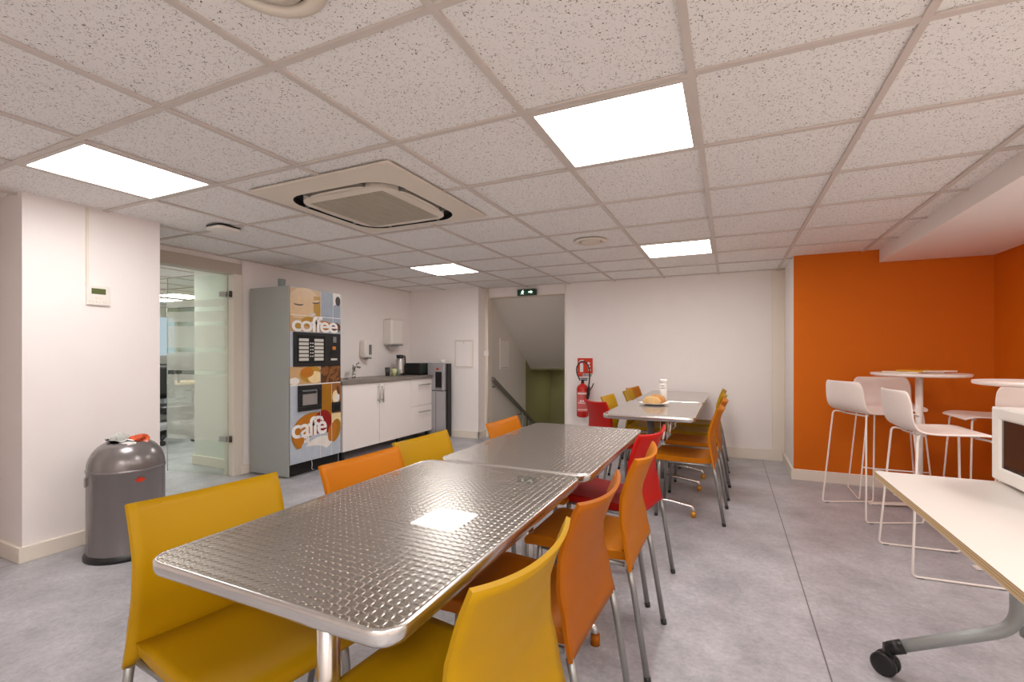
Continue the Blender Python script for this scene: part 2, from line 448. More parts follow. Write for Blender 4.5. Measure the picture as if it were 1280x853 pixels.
st = thing('staircase', 'grey staircase going down behind the open doorway in the back wall', 'stairs', (-1.82, 4.41, 0))
for k in range(8):
    bm = new_bm(); add_box(bm, -.62, .60, k*.25, k*.25+.27, -2.2, -.17*(k+1)+.0)
    obj('step', bm, 'floor', st)
sbox('floor_lower', 'floor', -3.4, -1.05, 4.4, 7.1, -2.5, -2.2)

# doorway frame
tr = new_bm()
add_box(tr, -2.452, -2.405, YB-.012, YB+.12, 0, 1.99)
add_box(tr, -2.452, -1.25, YB-.008, YB+.12, 1.975, 1.992)
# rounded upper corner fillet
pts = [(-2.405, YB-.006, 1.975)] + [(-2.405+.06*(1-math.cos(a)), YB-.006, 1.915+.06*math.sin(a)) for a in [PI/2*k/6 for k in range(7)]][::-1]
add_poly(tr, pts, (0, .06, 0))
struct('trim_4', tr, 'trim', .002)
bm = new_bm(); add_box(bm, -1.262, -1.24, YB-.01, YB+.13, 0, H)
struct('trim_5', bm, 'trim', .002)

# ------------------------------------------------------------------ glazed door and the office behind it
bm = new_bm()
add_box(bm, XL-.13, XL+.012, .32, 1.42, 1.955, 2.06)
add_box(bm, XL-.13, XL+.012, .32, .40, 0, 1.956)
struct('trim_6', bm, 'trim_grey', .003)
bm = new_bm(); add_box(bm, XL-.13, XL+.012, 1.335, 1.43, 0, 1.955); struct('trim_8', bm, 'trim', .003)  # brightly lit look of this jamb put into a lighter paint than the header
bm = new_bm()
hx, hy = -3.66, 1.315
L_ = .75; ang = math.atan2(1.17-1.31, -4.34+3.60)
dx, dy = math.cos(ang), math.sin(ang)
def on(t, off=0): return (hx+dx*t-dy*off, hy+dy*t+dx*off)
# pane built in horizontal bands: clear stripes between frosted ones
bands = [(0.012, .34, 0), (.34, .98, 1), (.98, 1.02, 0), (1.02, 1.20, 1), (1.20, 1.245, 0), (1.245, 1.46, 1), (1.46, 1.50, 0), (1.50, 1.60, 1), (1.60, 1.645, 0), (1.645, 1.71, 1), (1.71, 1.945, 0)]
def pane_band(t0, t1, z0, z1, mi):
    a = on(t0, -.004); b = on(t1, -.004); c = on(t1, .004); d = on(t0, .004)
    v = [bm.verts.new((p[0], p[1], z)) for z in (z0, z1) for p in (a, b, c, d)]
    F = [(0, 1, 5, 4), (2, 3, 7, 6)]
    if t0 < 0.03: F.append((3, 0, 4, 7))
    if t1 > L_-.01: F.append((1, 2, 6, 5))
    for f in F:
        q = bm.faces.new([v[k] for k in f]); q.material_index = mi
for z0, z1, k in bands: pane_band(.012, L_, z0, z1, k)
door = thing('door_1', 'glass door', 'door'); del door['label']; del door['category']; door['kind'] = 'structure'
pane = obj('glass_pane', bm, ['glass', 'frost'], door, fix=False)
bmesh_edges = new_bm()
for t in (.012, L_):
    p = on(t); add_tube(bmesh_edges, [(p[0], p[1], .012), (p[0], p[1], 1.945)], .0045, 6)
M['rail_dark'] = mat('hinge_metal', srgb(84, 78, 72), .35, .6)
M['glass_edge'] = mat('polished_glass_edge', srgb(190, 205, 196), .15)
obj('glass_edge', bmesh_edges, 'glass_edge', door)
for z in (.36, 1.76):
    b2 = new_bm()
    p = on(.0); q = on(.1)
    add_tube(b2, [(hx+.01, hy+.01, z-.03), (hx+.01, hy+.01, z+.03)], .014, 12)
    o_ = obj('hinge', b2, 'rail_dark', door)
    b3 = new_bm(); add_box(b3, -.075, .01, -.013, .013, -.025, .025, bev=.003)
    pl_ = obj('clamp_plate', b3, 'steel', o_, (hx+dx*.03, hy+dy*.03, z)); pl_.rotation_euler = (0, 0, ang+PI)
b2 = new_bm()
p = on(.68, .03); p2 = on(.68, -.03)
for pp in (p, p2):
    add_tube(b2, [(pp[0], pp[1], 1.0), (pp[0], pp[1], 1.0)], .001)
b2.free()

# office shell
M['office_wall'] = mat('office_wall', srgb(226, 228, 218), .6, var=.02)
sbox('wall_office_partition', 'office_wall', -4.50, -3.75, 1.50, 4.2, 0, H+.05)
bb('baseboard_office', -4.515, -3.73, 1.482, 1.502, .1)
bb('baseboard_office_side', -4.52, -4.50, 1.502, 4.2, .1)
sbox('wall_office_back', 'office_wall', -9.6, -9.5, -3.6, 4.4, 0, H+.05)
sbox('wall_office_right', 'office_wall', -9.5, -4.62, 4.2, 4.3, 0, H+.05)
sbox('wall_office_left', 'office_wall', -9.5, -4.3, -1.6, -1.5, 0, H+.05)
# bluish window at the far end of the office
wn = new_bm(); add_box(wn, -9.5, -9.47, 2.4, 4.1, .9, 1.9)
add_box(wn, -9.5, -9.44, 2.36, 2.4, .86, 1.94); add_box(wn, -9.5, -9.44, 4.1, 4.14, .86, 1.94); add_box(wn, -9.5, -9.44, 2.36, 4.14, .86, .9); add_box(wn, -9.5, -9.44, 2.36, 4.14, 1.9, 1.94)
M['sky_pane'] = emit('daylit_pane', (.62, .76, .82, 1), .8)
bm = new_bm(); add_box(bm, -9.5, -9.48, 2.4, 4.1, .9, 1.9); struct('window_1', bm, 'sky_pane')
wn.free()
bm = new_bm()
for a in ((2.36, 2.4, .86, 1.94), (4.1, 4.14, .86, 1.94), (2.36, 4.14, .86, .9), (2.36, 4.14, 1.9, 1.94)): add_box(bm, -9.5, -9.44, *a)
struct('trim_7', bm, 'office_wall')
# low grey cabinet wall at the far end
cabn = thing('storage_cabinet', 'low grey cabinet at the far end of the office behind the glass door', 'cabinet', (-8.4, 2.6, 0))
boxpart('body', 'grey_plastic', cabn, (-.25, .25, -1.4, 1.4, 0.02, 1.15), .006)
for k in range(4):
    boxpart('door', 'grey_plastic', cabn, (.25, .265, -1.38+k*.7, -.72+k*.7, .04, 1.13), .004)
# desk and office chair
dk = thing('desk', 'light wood desk with grey modesty panel seen through the glass door', 'desk', (-6.75, 2.85, 0))
M['beech'] = mat('beech_top', srgb(206, 182, 138), .45)
M['blue_grey'] = mat('blue_grey_panel', srgb(146, 156, 158), .5)
boxpart('desktop', 'beech', dk, (-.8, .1, -.75, .75, .715, .74), .003)
boxpart('modesty_panel', 'blue_grey', dk, (.02, .04, -.45, .7, .36, .71), .002)
for sx in (-.72, .03):
    for sy in (-.7, .66): boxpart('leg', 'black_plastic', dk, (sx, sx+.04, sy, sy+.04, 0, .715), .003)
ma = thing('monitor_arm', 'black cross-shaped bracket standing on the office desk', 'monitor arm', (-6.85, 2.68, .741))
bm = new_bm(); add_tube(bm, [(0, 0, 0), (0, 0, .3)], .015); obj('post', bm, 'black_plastic', ma)
bm = new_bm(); add_tube(bm, [(-.05, -.22, .24), (0, 0, .22), (.05, .24, .2)], .012); add_box(bm, -.02, .02, -.04, .04, .14, .32, bev=.004); obj('arm', bm, 'black_plastic', ma)
oc = thing('office_chair', 'black swivel chair on a five-star base beside the desk in the office', 'chair', (-6.1, 2.14, 0))
bm = new_bm()
for k in range(5):
    a = 2*PI*k/5+.5
    add_tube(bm, [(0, 0, .13), (.16*math.cos(a), .16*math.sin(a), .12), (.32*math.cos(a), .32*math.sin(a), .085)], [.03, .025, .018], 8)
obj('star_base', bm, 'black_plastic', oc)
for k in range(5):
    a = 2*PI*k/5+.5
    bm = new_bm(); add_tube(bm, [(.31*math.cos(a)-.02, .31*math.sin(a), .035), (.31*math.cos(a)+.02, .31*math.sin(a), .035)], .034, 14)
    obj('caster', bm, 'black_plastic', oc)
bm = new_bm(); add_tube(bm, [(0, 0, .1), (0, 0, .42)], .028, 12); obj('gas_lift', bm, 'black_plastic', oc)
bm = new_bm(); add_box(bm, -.24, .24, -.24, .24, .42, .5, bev=.03, seg=3); add_box(bm, -.1, .1, -.12, .12, .38, .42, bev=.01); obj('seat', bm, 'black_plastic', oc)
bm = new_bm()
g = [[(-.27-.03*math.cos(v*1.4)-.03*(i/6), v*.22, .56+i*.08) for v in [-1+k/4 for k in range(9)]] for i in range(7)]
shell(bm, g, .03); obj('backrest', bm, 'black_plastic', oc)
bm = new_bm(); add_tube(bm, smooth_path([(-.1, 0, .4), (-.3, 0, .42), (-.32, 0, .7)], .05), .02, 8); obj('back_support', bm, 'black_plastic', oc)
for s in (-1, 1):
    bm = new_bm(); add_tube(bm, smooth_path([(.02, s*.24, .44), (.02, s*.29, .5), (.02, s*.29, .66)], .04), .014, 8); add_box(bm, -.12, .12, s*.29-.03, s*.29+.03, .66, .69, bev=.01); obj('armrest', bm, 'black_plastic', oc)

# ------------------------------------------------------------------ ceiling fixtures
def panel_light(i, j, label, far=False, xy=None):
    x, y = xy if xy else (i*.6+.3, j*.6+.3)
    t = thing('ceiling_light', label, 'ceiling light', (x, y, H), 0, 'square light panels')
    bm = new_bm()
    for a in ((-.288, .288, -.288, -.268), (-.288, .288, .268, .288), (-.288, -.268, -.268, .268), (.268, .288, -.268, .268)):
        add_box(bm, *a, -.003, .02)
    obj('frame', bm, 'tbar', t)
    bm = new_bm(); add_box(bm, -.269, .269, -.269, .269, .001, .012); obj('diffuser', bm, 'lamp_far' if far else 'lamp', t)
panel_light(0, 0, 'square light panel above the near dining table, the largest in view')
panel_light(-4, -1, 'square light panel in the ceiling above the wall pier with the thermostat')
panel_light(-4, 4, 'small-looking square light panel in the ceiling near the kitchen corner')
panel_light(0, 4, 'square light panel in the ceiling near the back wall, above the far tables')
panel_light(0, 0, 'bright light panel in the office ceiling seen through the glass door', True, (-7.25, 2.95))
panel_light(0, 0, 'light panel in the office ceiling left of the other one seen through the glass', True, (-8.1, 3.05))

# cassette air conditioner
ac = thing('air_conditioner', 'cream square cassette air conditioner set in the ceiling with a ring slot', 'air conditioner', (-1.235, .61, H))
bm = new_bm()
hx_, hy_ = .49, .49
outer = rrect(hx_, hy_, .012, 3)
ringo = rrect(.375, .375, .16, 7)
# frame plate with rounded-square opening: bridge the two loops
n_o = len(rrect(hx_, hy_, .012, 7)); outer = rrect(hx_, hy_, .012, 7)
vo = [bm.verts.new((x, y, -.012)) for x, y in outer]; vi = [bm.verts.new((x, y, -.030)) for x, y in ringo]; vd = [bm.verts.new((x, y, .006)) for x, y in ringo]
vt = [bm.verts.new((x, y, 0)) for x, y in outer]
for k in range(n_o):
    q = (k+1) % n_o
    for a, b, m_ in ((vt, vo, 0), (vo, vi, 0), (vi, vd, 1)):
        bm.faces.new((a[k], a[q], b[q], b[k])).material_index = m_
obj('frame', bm, ['ac', 'dark'], ac)
bm = new_bm(); vs = [bm.verts.new((x, y, .004)) for x, y in rrect(.374, .374, .159, 7)]; bm.faces.new(vs); obj('slot_back', bm, 'dark', ac)
bm = new_bm()
l1 = rrect(.325, .325, .12, 7); l2 = rrect(.268, .268, .01, 7)
a0 = [bm.verts.new((x, y, .006)) for x, y in l1]; a1 = [bm.verts.new((x, y, -.036)) for x, y in l1]; a2 = [bm.verts.new((x, y, -.042)) for x, y in l2]; a3 = [bm.verts.new((x, y, -.036)) for x, y in l2]
for k in range(len(l1)):
    q = (k+1) % len(l1)
    for a, b in ((a0, a1), (a1, a2), (a2, a3)): bm.faces.new((a[k], a[q], b[q], b[k]))
obj('centre_panel', bm, 'ac', ac)
bm = new_bm(); add_box(bm, -.268, .268, -.268, .268, -.036, -.030)
for k in range(34):
    y = -.262+k*.0159; add_box(bm, -.266, .266, y, y+.005, -.042, -.034)
for k in range(-2, 3): add_box(bm, k*.09-.004, k*.09+.004, -.266, .266, -.0425, -.034)
obj('grille', bm, 'grille', ac)
for k in range(4):
    bm = new_bm()
    pts_ = []
    g = []
    for i in range(3):
        row = []
        for j in range(15):
            u = -1+2*j/14
            bulge = .028*(1-u*u)
            row.append((u*.19, -(.327+i*.5*.022*math.sqrt(max(0, 1-u*u*.98))), -.034+i*.003))
        g.append(row)
    shell(bm, g, .003)
    fl = obj('louvre', bm, 'ac', ac); fl.rotation_euler = (0, 0, k*PI/2)
for k in range(8):
    bm = new_bm(); a = k//2*PI/2; s = -1 if k % 2 else 1
    add_box(bm, s*.198-.007, s*.198+.007, -.374, -.32, -.030, .003, bev=.002)
    c_ = obj('corner_clip', bm, 'grey_plastic', ac); c_.rotation_euler = (0, 0, a)

def vent(x, y, r, label):
    t = thing('air_vent', label, 'air vent', (x, y, H), 0, 'round ceiling vents')
    bm = new_bm(); add_lathe(bm, [(r*1.0, 0), (r*1.0, -.004), (r*.86, -.012), (r*.72, -.010), (r*.70, .004)], 40); obj('rim', bm, 'ac', t)
    bm = new_bm(); add_lathe(bm, [(0, -.012), (r*.45, -.013), (r*.62, -.008), (r*.6, -.002), (0, -.001)], 40); obj('disc', bm, 'ac', t)
    bm = new_bm(); add_lathe(bm, [(0, .0025), (r*.71, .0025), (r*.71, .0035), (0, .0035)], 32); obj('throat', bm, 'dark', t)
vent(-.31, 2.09, .13, 'round white air vent in the ceiling tiles between the two rows of tables')
vent(-.30, -.86, .14, 'round cream air vent at the top edge of the photo in a coarse ceiling tile')

sn = thing('access_point', 'flat square white ceiling device with a dark rim near the glass door', 'ceiling device', (-2.6, .56, H))
bm = new_bm(); vs = rrect(.085, .085, .03, 5)
add_poly(bm, [(x, y, 0) for x, y in vs], (0, 0, -.009)); obj('base', bm, 'black_plastic', sn)
bm = new_bm(); add_poly(bm, [(x*.99, y*.99, -.009) for x, y in vs], (0, 0, -.022)); obj('cover', bm, 'white_plastic', sn, bevel=.004)

# emergency exit light
ex = thing('exit_sign', 'green illuminated exit sign with white pictograms over the stair doorway', 'exit sign', (-1.79, YB-.03, 2.02), 0)
boxpart('housing', 'black_plastic', ex, (-.135, .135, -.03, .03, -.042, .042), .004)
boxpart('face', 'green', ex, (-.122, .122, -.034, -.029, -.034, .034), .001)
# white running figure and arrow
bm = new_bm()
def pl(p, o=(0, 0), s=1.0): add_poly(bm, [(o[0]+x*s, -.0355, o[1]+z*s) for x, z in p], (0, .001, 0))
pl([(-.012, .012), (.010, .016), (.022, .002), (.016, -.002), (.006, .006), (.002, -.006), (.014, -.018), (.012, -.03), (.006, -.03), (.006, -.02), (-.008, -.010), (-.018, -.026), (-.026, -.026), (-.026, -.021), (-.020, -.021), (-.010, -.002), (-.020, .002)], (-.055, 0), 1.05)
pl([(.02*math.cos(a)*.33, .024+.02*math.sin(a)*.33) for a in [2*PI*k/12 for k in range(12)]], (-.049, 0), 1.0)
obj('running_figure', bm, 'exit_glow', ex); bm = new_bm()
pl([(-.03, .008), (.004, .008), (.004, .022), (.032, 0), (.004, -.022), (.004, -.008), (-.03, -.008)], (.062, 0), 1.0)
obj('arrow', bm, 'exit_glow', ex)

# ------------------------------------------------------------------ wall fittings
th = thing('thermostat', 'white wall thermostat with a small green display on the pier', 'thermostat', (-2.93, -.04, 1.555), 0)
bm = new_bm(); add_box(bm, 0, .018, -.062, .062, -.062, .062, bev=.005); obj('case', bm, 'white_plastic', th)
M['lcd'] = mat('lcd_green', srgb(92, 100, 56), .3)
bm = new_bm(); add_box(bm, .017, .0195, -.038, .036, .008, .044, bev=.001); obj('display', bm, 'lcd', th)
for k in range(3):
    bm = new_bm(); add_box(bm, .017, .0205, -.05+k*.036, -.026+k*.036, -.045, -.034, bev=.001); obj('button', bm, 'trim', th)
bm = new_bm(); add_box(bm, .017, .0205, -.016, .02, -.022, -.008, bev=.001); obj('button', bm, 'trim', th)
cd = new_bm(); add_box(cd, -2.93, -2.918, -.102, -.088, 1.617, H, bev=.002)
tag(obj('cable_conduit', cd, 'trim'), 'thin white cable trunking running from the ceiling down to the thermostat', 'conduit')

pp = thing('pipe', 'white vertical pipe beside the stair doorway with a small junction box', 'pipe', (-2.40, YB-.035, 0))
bm = new_bm(); add_tube(bm, [(0, 0, .1), (0, 0, H)], .016, 12); obj('tube', bm, 'trim', pp)
boxpart('junction_box', 'white_plastic', pp, (-.045, .03, -.03, .02, 1.15, 1.225), .004)

def hatch(name, label, x0, x1, z0, z1, axis, at, cat='access panel'):
    t = thing(name, label, cat, (0, 0, 0))
    bm = new_bm()
    def b(u0, u1, w0, w1, d):
        if axis == 'y': add_box(bm, u0, u1, at-d, at+.001, w0, w1, bev=.001)
        else: add_box(bm, at-.001, at+d, u0, u1, w0, w1, bev=.001)
    for u0, u1, w0, w1 in ((x0, x1, z0, z0+.016), (x0, x1, z1-.016, z1), (x0, x0+.016, z0+.016, z1-.016), (x1-.016, x1, z0+.016, z1-.016)): b(u0, u1, w0, w1, .012)
    obj('frame', bm, 'trim', t)
    bm = new_bm(); b(x0+.014, x1-.014, z0+.014, z1-.014, .002); obj('recess', bm, 'rail' if False else 'grey_plastic', t)
    bm = new_bm(); b(x0+.02, x1-.02, z0+.02, z1-.02, .008); obj('door', bm, 'wall', t)
    bm = new_bm(); 
    if axis == 'y': add_tube(bm, [((x0+x1)/2, at, z1-.04), ((x0+x1)/2, at-.014, z1-.04)], .008)
    else: add_tube(bm, [(at, (x0+x1)/2, z1-.04), (at+.014, (x0+x1)/2, z1-.04)], .008)
    obj('latch', bm, 'steel', t)
hatch('service_hatch', 'white access hatch on the boxed-out wall right of the water cooler', -2.83, -2.53, .98, 1.38, 'y', 4.08)
hatch('service_hatch', 'narrow white access hatch on the stairwell wall above the handrail', 4.75, 5.06, .95, 1.41, 'x', -2.45)

# handrail of the stair
hr = thing('handrail', 'grey sloping handrail going down the stair beyond the doorway', 'handrail', (-2.38, 4.40, .82))
sl = -.87/1.6
bm = new_bm(); add_box(bm, -.02, .02, -.03, .0, -.03, .0)
bm.clear()
g = [(0, -.02, .0), (0, 2.2, 2.2*sl)]
v = []
for (x, y, z) in g:
    for a, b in ((-.02, -.03), (.02, -.03), (.02, .03), (-.02, .03)): v.append(bm.verts.new((x+a, y, z+b)))
for k in range(4): bm.faces.new((v[k], v[(k+1) % 4], v[4+(k+1) % 4], v[4+k]))
bm.faces.new(v[:4]); bm.faces.new(v[4:])
M['rail'] = mat('rail_grey', srgb(116, 110, 102), .4)
obj('rail', bm, 'rail', hr, bevel=.006)
for y in (.06, 1.0):
    bm = new_bm(); add_tube(bm, smooth_path([(-.07, y, y*sl-.09), (0, y, y*sl-.09), (0, y, y*sl-.02)], .03), .008, 8); add_lathe(bm, [(0, 0), (.025, 0), (.025, .01), (0, .01)]) if False else None
    obj('bracket', bm, 'rail', hr)
for k in range(6):
    y = 1.05+k*.13
    bm = new_bm(); add_tube(bm, [(0, y, y*sl-.95), (0, y, y*sl-.02)], .011, 8); obj('baluster', bm, 'alu_paint', hr)

# fire extinguisher
fe = thing('fire_extinguisher', 'red fire extinguisher with a looped black hose hanging on the back wall', 'fire extinguisher', (-.99, YB-.10, .37))
bm = new_bm(); add_lathe(bm, [(0, .0), (.05, 0), (.07, .012), (.075, .03), (.075, .36), (.068, .39), (.045, .415), (.024, .425), (.024, .435), (0, .435)], 32)
obj('cylinder', bm, 'red_gloss', fe)
M['ext_label'] = mat('ext_label', srgb(214, 120, 116), .5)
bm = new_bm()
def label_band(a0, a1, z0, z1, r=.0758, mi=0, n=14):
    A = [bm.verts.new((r*math.cos(a0+(a1-a0)*k/n), r*math.sin(a0+(a1-a0)*k/n), z0)) for k in range(n+1)]
    B = [bm.verts.new((v.co.x, v.co.y, z1)) for v in A]
    for k in range(n):
        f = bm.faces.new((A[k], A[k+1], B[k+1], B[k])); f.material_index = mi; f.smooth = True
ca = -PI/2+.25
label_band(ca-1.0, ca+1.0, .08, .33)
label_band(ca-.9, ca+.9, .30, .315, .0763, 1); label_band(ca-.9, ca+.9, .185, .192, .0763, 1); label_band(ca-.9, ca+.9, .10, .107, .0763, 1)
for k in range(2): label_band(ca-.35+k*.4, ca-.15+k*.4, .20, .225, .0765, 1)
for k in range(5): label_band(ca-.8, ca+.8, .235+k*.012, .239+k*.012, .0764, 2)
for k in range(5): label_band(ca-.8, ca+.7, .12+k*.012, .124+k*.012, .0764, 2)
obj('label', bm, ['ext_label', 'paper', 'red_gloss'], fe)
bm = new_bm(); add_tube(bm, [(0, 0, .43), (0, 0, .475)], .02, 12); add_box(bm, -.02, .06, -.012, .012, .47, .485, bev=.003); add_box(bm, -.03, .07, -.01, .01, .492, .503, bev=.003)
obj('valve', bm, 'black_plastic', fe)
bm = new_bm()
path = [(-.03, -.01, .47), (-.07, -.02, .56), (-.075, -.02, .64), (-.03, -.02, .71), (.03, -.02, .715), (.085, -.02, .66), (.1, -.02, .56), (.095, -.03, .44), (.085, -.04, .36)]
add_tube(bm, smooth_path(path, .05, 4), .009, 8); obj('hose', bm, 'black_plastic', fe)
bm = new_bm(); add_tube(bm, [(.075, -.04, .24), (.085, -.04, .3), (.09, -.04, .37), (.10, -.04, .40)], [.016, .02, .018, .01], 10); add_tube(bm, [(.09, -.04, .33), (.14, -.05, .40), (.155, -.05, .44)], .007, 8)
obj('nozzle', bm, 'black_plastic', fe)
bm = new_bm(); add_box(bm, -.03, .03, .05, .1, .3, .4); obj('wall_bracket', bm, 'black_plastic', fe)

fs = thing('fire_sign', 'red fire extinguisher sign with white symbols above the extinguisher', 'sign', (-.985, YB-.004, 1.01))
boxpart('plate', 'sign_red', fs, (-.10, .10, -.004, .004, -.085, .115), .001)
boxpart('plate_caption', 'sign_red', fs, (-.10, -.035, -.004, .004, -.125, -.087), .001)
boxpart('caption_bars', 'paper', fs, (-.033, .10, -.004, .004, -.125, -.087), .001)
bm = new_bm()
def pz(p, o=(0, 0), s=1.0): add_poly(bm, [(o[0]+x*s, -.0055, o[1]+z*s) for x, z in p], (0, .001, 0))
pz([(-.022, -.055), (.022, -.055), (.022, .045), (.012, .06), (-.012, .06), (-.022, .045)], (-.045, -.01))
pz([(-.012, .06), (.012, .06), (.012, .075), (.03, .085), (.028, .092), (-.02, .088), (-.045, .06), (-.038, .056)], (-.045, 0))
for k, (dx_, dz_) in enumerate(((0.05, .05), (.055, 0.01), (.06, -.035))):
    pz([(-.02, -.015), (.0, -.02), (.018, -.008), (.02, .01), (.006, .004), (.002, .022), (-.008, .008), (-.018, .012)], (dx_, dz_), .95)
obj('symbols', bm, 'paper', fs)
bm = new_bm()
for k in range(9): add_box(bm, -.028+k*.014, -.021+k*.014, -.0055, -.004, -.12, -.092)
obj('caption_text', bm, 'black_plastic', fs)

# ------------------------------------------------------------------ coffee vending machine
vm = thing('vending_machine', 'tall grey coffee vending machine with a printed coffee front by the kitchen counter', 'vending machine', (-3.06, 1.49, 0))
W = .655; D = .54
boxpart('cabinet_body', 'mach_side', vm, (-D, -.03, 0.0, W, .012, 1.83), .004)
boxpart('side_panel', 'mach_side', vm, (-.035, 0.0, 0, .012, .012, 1.83), .002)
boxpart('door_gasket', 'dark', vm, (-.029, .0012, .0122, .0145, .02, 1.826), .0004)
boxpart('plinth', 'dark', vm, (-.10, -.028, .014, W-.01, .012, .12), .002)
ART = {}
def A_(n, c, r=.3): ART[n] = mat(n, c, r, var=.12, vscale=14); return ART[n]
cols = [('print_silver', (186, 194, 204)), ('print_peach', (206, 168, 122)), ('print_skin', (222, 190, 148)), ('print_ochre', (186, 140, 44)), ('print_steel', (150, 160, 172)), ('print_brown', (92, 54, 26)),
        ('print_bean', (150, 96, 48)), ('print_olive', (168, 112, 14)), ('print_red', (150, 22, 18)), ('print_cup', (232, 226, 218)), ('print_coffee', (190, 116, 26)), ('print_dark', (44, 34, 34)), ('print_cream', (240, 214, 160)), ('print_line', (236, 232, 226))]
for n, c in cols: A_(n, srgb(*c))
names = [n for n, _ in cols]; IX = {n: k for k, n in enumerate(names)}
bm = new_bm(); add_box(bm, -.028, .002, .013, W-.002, .125, 1.822, bev=.003)
dr = obj('front_door', bm, ART['print_silver'], vm)
UP, LO = new_bm(), new_bm()
lay = [0]
def R(u0, u1, z0, z1, n, x=None):
    lay[0] += 1; x = .0022+.00004*lay[0]
    y0, y1 = .014+u0*(W-.018), .014+u1*(W-.018)
    for B, c0, c1 in ((UP, .881, 2), (LO, 0, .881)):
        a, b = max(z0, c0), min(z1, c1)
        if b > a: add_poly(B, [(x, y0, a), (x, y1, a), (x, y1, b), (x, y0, b)], None, IX[n])
def E_(u, z, ru, rz, n, a0=0, a1=2*PI, tilt=0, umax=.995, k=40, umin=.0):
    lay[0] += 1; x = .0022+.00004*lay[0]
    p = []
    for i in range(k):
        a = a0+(a1-a0)*i/(k-1 if a1-a0 < 6.28 else k)
        du, dz = ru*math.cos(a), rz*math.sin(a)
        uu = u+du*math.cos(tilt)-dz*math.sin(tilt); zz = z+du*math.sin(tilt)+dz*math.cos(tilt)
        y = .014+max(umin*(W-.018), min(uu, umax*(W-.018)))
        p.append((x, y, zz))
    add_poly(UP if z > .881 else LO, p, None, IX[n])
w_ = W-.018
R(0, 1, .885, 1.822, 'print_silver')
# upper left: a face with closed eyes
R(0, .58, 1.40, 1.82, 'print_peach'); E_(.17, 1.66, .2, .17, 'print_skin', umax=.58); R(.44, .58, 1.56, 1.76, 'print_ochre')
R(.0, .58, 1.40, 1.53, 'print_peach')
E_(.10, 1.665, .055, .014, 'print_dark'); E_(.31, 1.70, .045, .014, 'print_dark', tilt=.15)
E_(.10, 1.675, .06, .012, 'print_skin'); E_(.31, 1.71, .05, .012, 'print_skin', tilt=.15)
E_(.22, 1.50, .09, .05, 'print_ochre'); 
# upper right: steel blue and a metal cup
R(.58, 1, 1.40, 1.82, 'print_steel'); R(.84, 1, 1.56, 1.82, 'print_cup'); E_(.62, 1.62, .12, .09, 'print_steel'); E_(.60, 1.74, .035, .05, 'print_dark', umax=.995)
for k in range(6): R(.60+k*.035, .605+k*.035, 1.58, 1.80, 'print_silver')
R(.0, 1, 1.555, 1.561, 'print_line'); R(.575, .582, 1.40, 1.82, 'print_line'); R(.83, .836, 1.40, 1.82, 'print_line')
E_(.42*1, 1.47, .10, .05, 'print_coffee'); E_(.57, 1.46, .07, .05, 'print_brown'); E_(.1, 1.46, .05, .04, 'print_ochre')
# middle band: gold cup being sipped and roasted beans
R(0, .57, .885, 1.06, 'print_peach'); E_(.25, .98, .14, .08, 'print_ochre', umax=.57); E_(.30, .95, .09, .06, 'print_cream', umax=.57); E_(.05, .92, .06, .035, 'print_cup', umin=0); E_(.2, 1.0, .08, .05, 'print_coffee')
R(.58, 1, .885, 1.06, 'print_brown')
rs = random.Random(3)
for k in range(26):
    u = w_*.60+rs.random()*w_*.37; z = .90+rs.random()*.145; t_ = rs.uniform(.2, 1.3)
    E_(u, z, .032, .013, 'print_bean', tilt=t_, k=14); E_(u, z, .028, .0025, 'print_dark', tilt=t_, k=8)
R(0, 1, .876, .886, 'print_line')
# lower art
R(.0, .57, .42, .876, 'print_silver'); R(.57, .80, .50, .876, 'print_olive'); R(.80, 1, .45, .876, 'print_bean')
E_(.57, .73, .05, .07, 'print_cream'); E_(.585, .72, .035, .045, 'print_cup'); E_(.60, .80, .02, .05, 'print_brown', tilt=.2)
R(.80, 1.0, .40, .56, 'print_cream')
E_(.27, .40, .255, .20, 'print_olive'); E_(.27, .41, .235, .18, 'print_coffee'); E_(.40, .47, .12, .14, 'print_red', umax=.8)
E_(.33, .285, .20, .095, 'print_silver', tilt=.12); E_(.35, .27, .17, .075, 'print_cup', tilt=.12); E_(.56, .38, .07, .12, 'print_olive', tilt=-.3)
E_(.52, .37, .055, .10, 'print_coffee', tilt=-.3)
E_(.2, .2, .24, .07, 'print_silver')
R(.565, .572, .125, .876, 'print_line'); R(.80, .806, .125, .876, 'print_line')
obj('upper_print', UP, [ART[n] for n in names], vm, fix=False)
obj('lower_print', LO, [ART[n] for n in names], vm, fix=False)
TM = lambda y, z: Matrix(((0, 0, 1, .0085), (1, 0, 0, y), (0, 1, 0, z), (0, 0, 0, 1)))
text('lettering', 'coffee', .215, 'paper', vm, TM(.024, 1.405), .0008, sx=1.3)
text('lettering', 'caff\u00e8', .26, 'paper', vm, TM(.022, .375), .0008, sx=1.08)
text('lettering', 'aj', .12, 'paper', vm, TM(.17, .315), .0006)
text('lettering', 'cafe', .05, 'print_line' if False else 'paper', vm, TM(.245, 1.565), .0006)
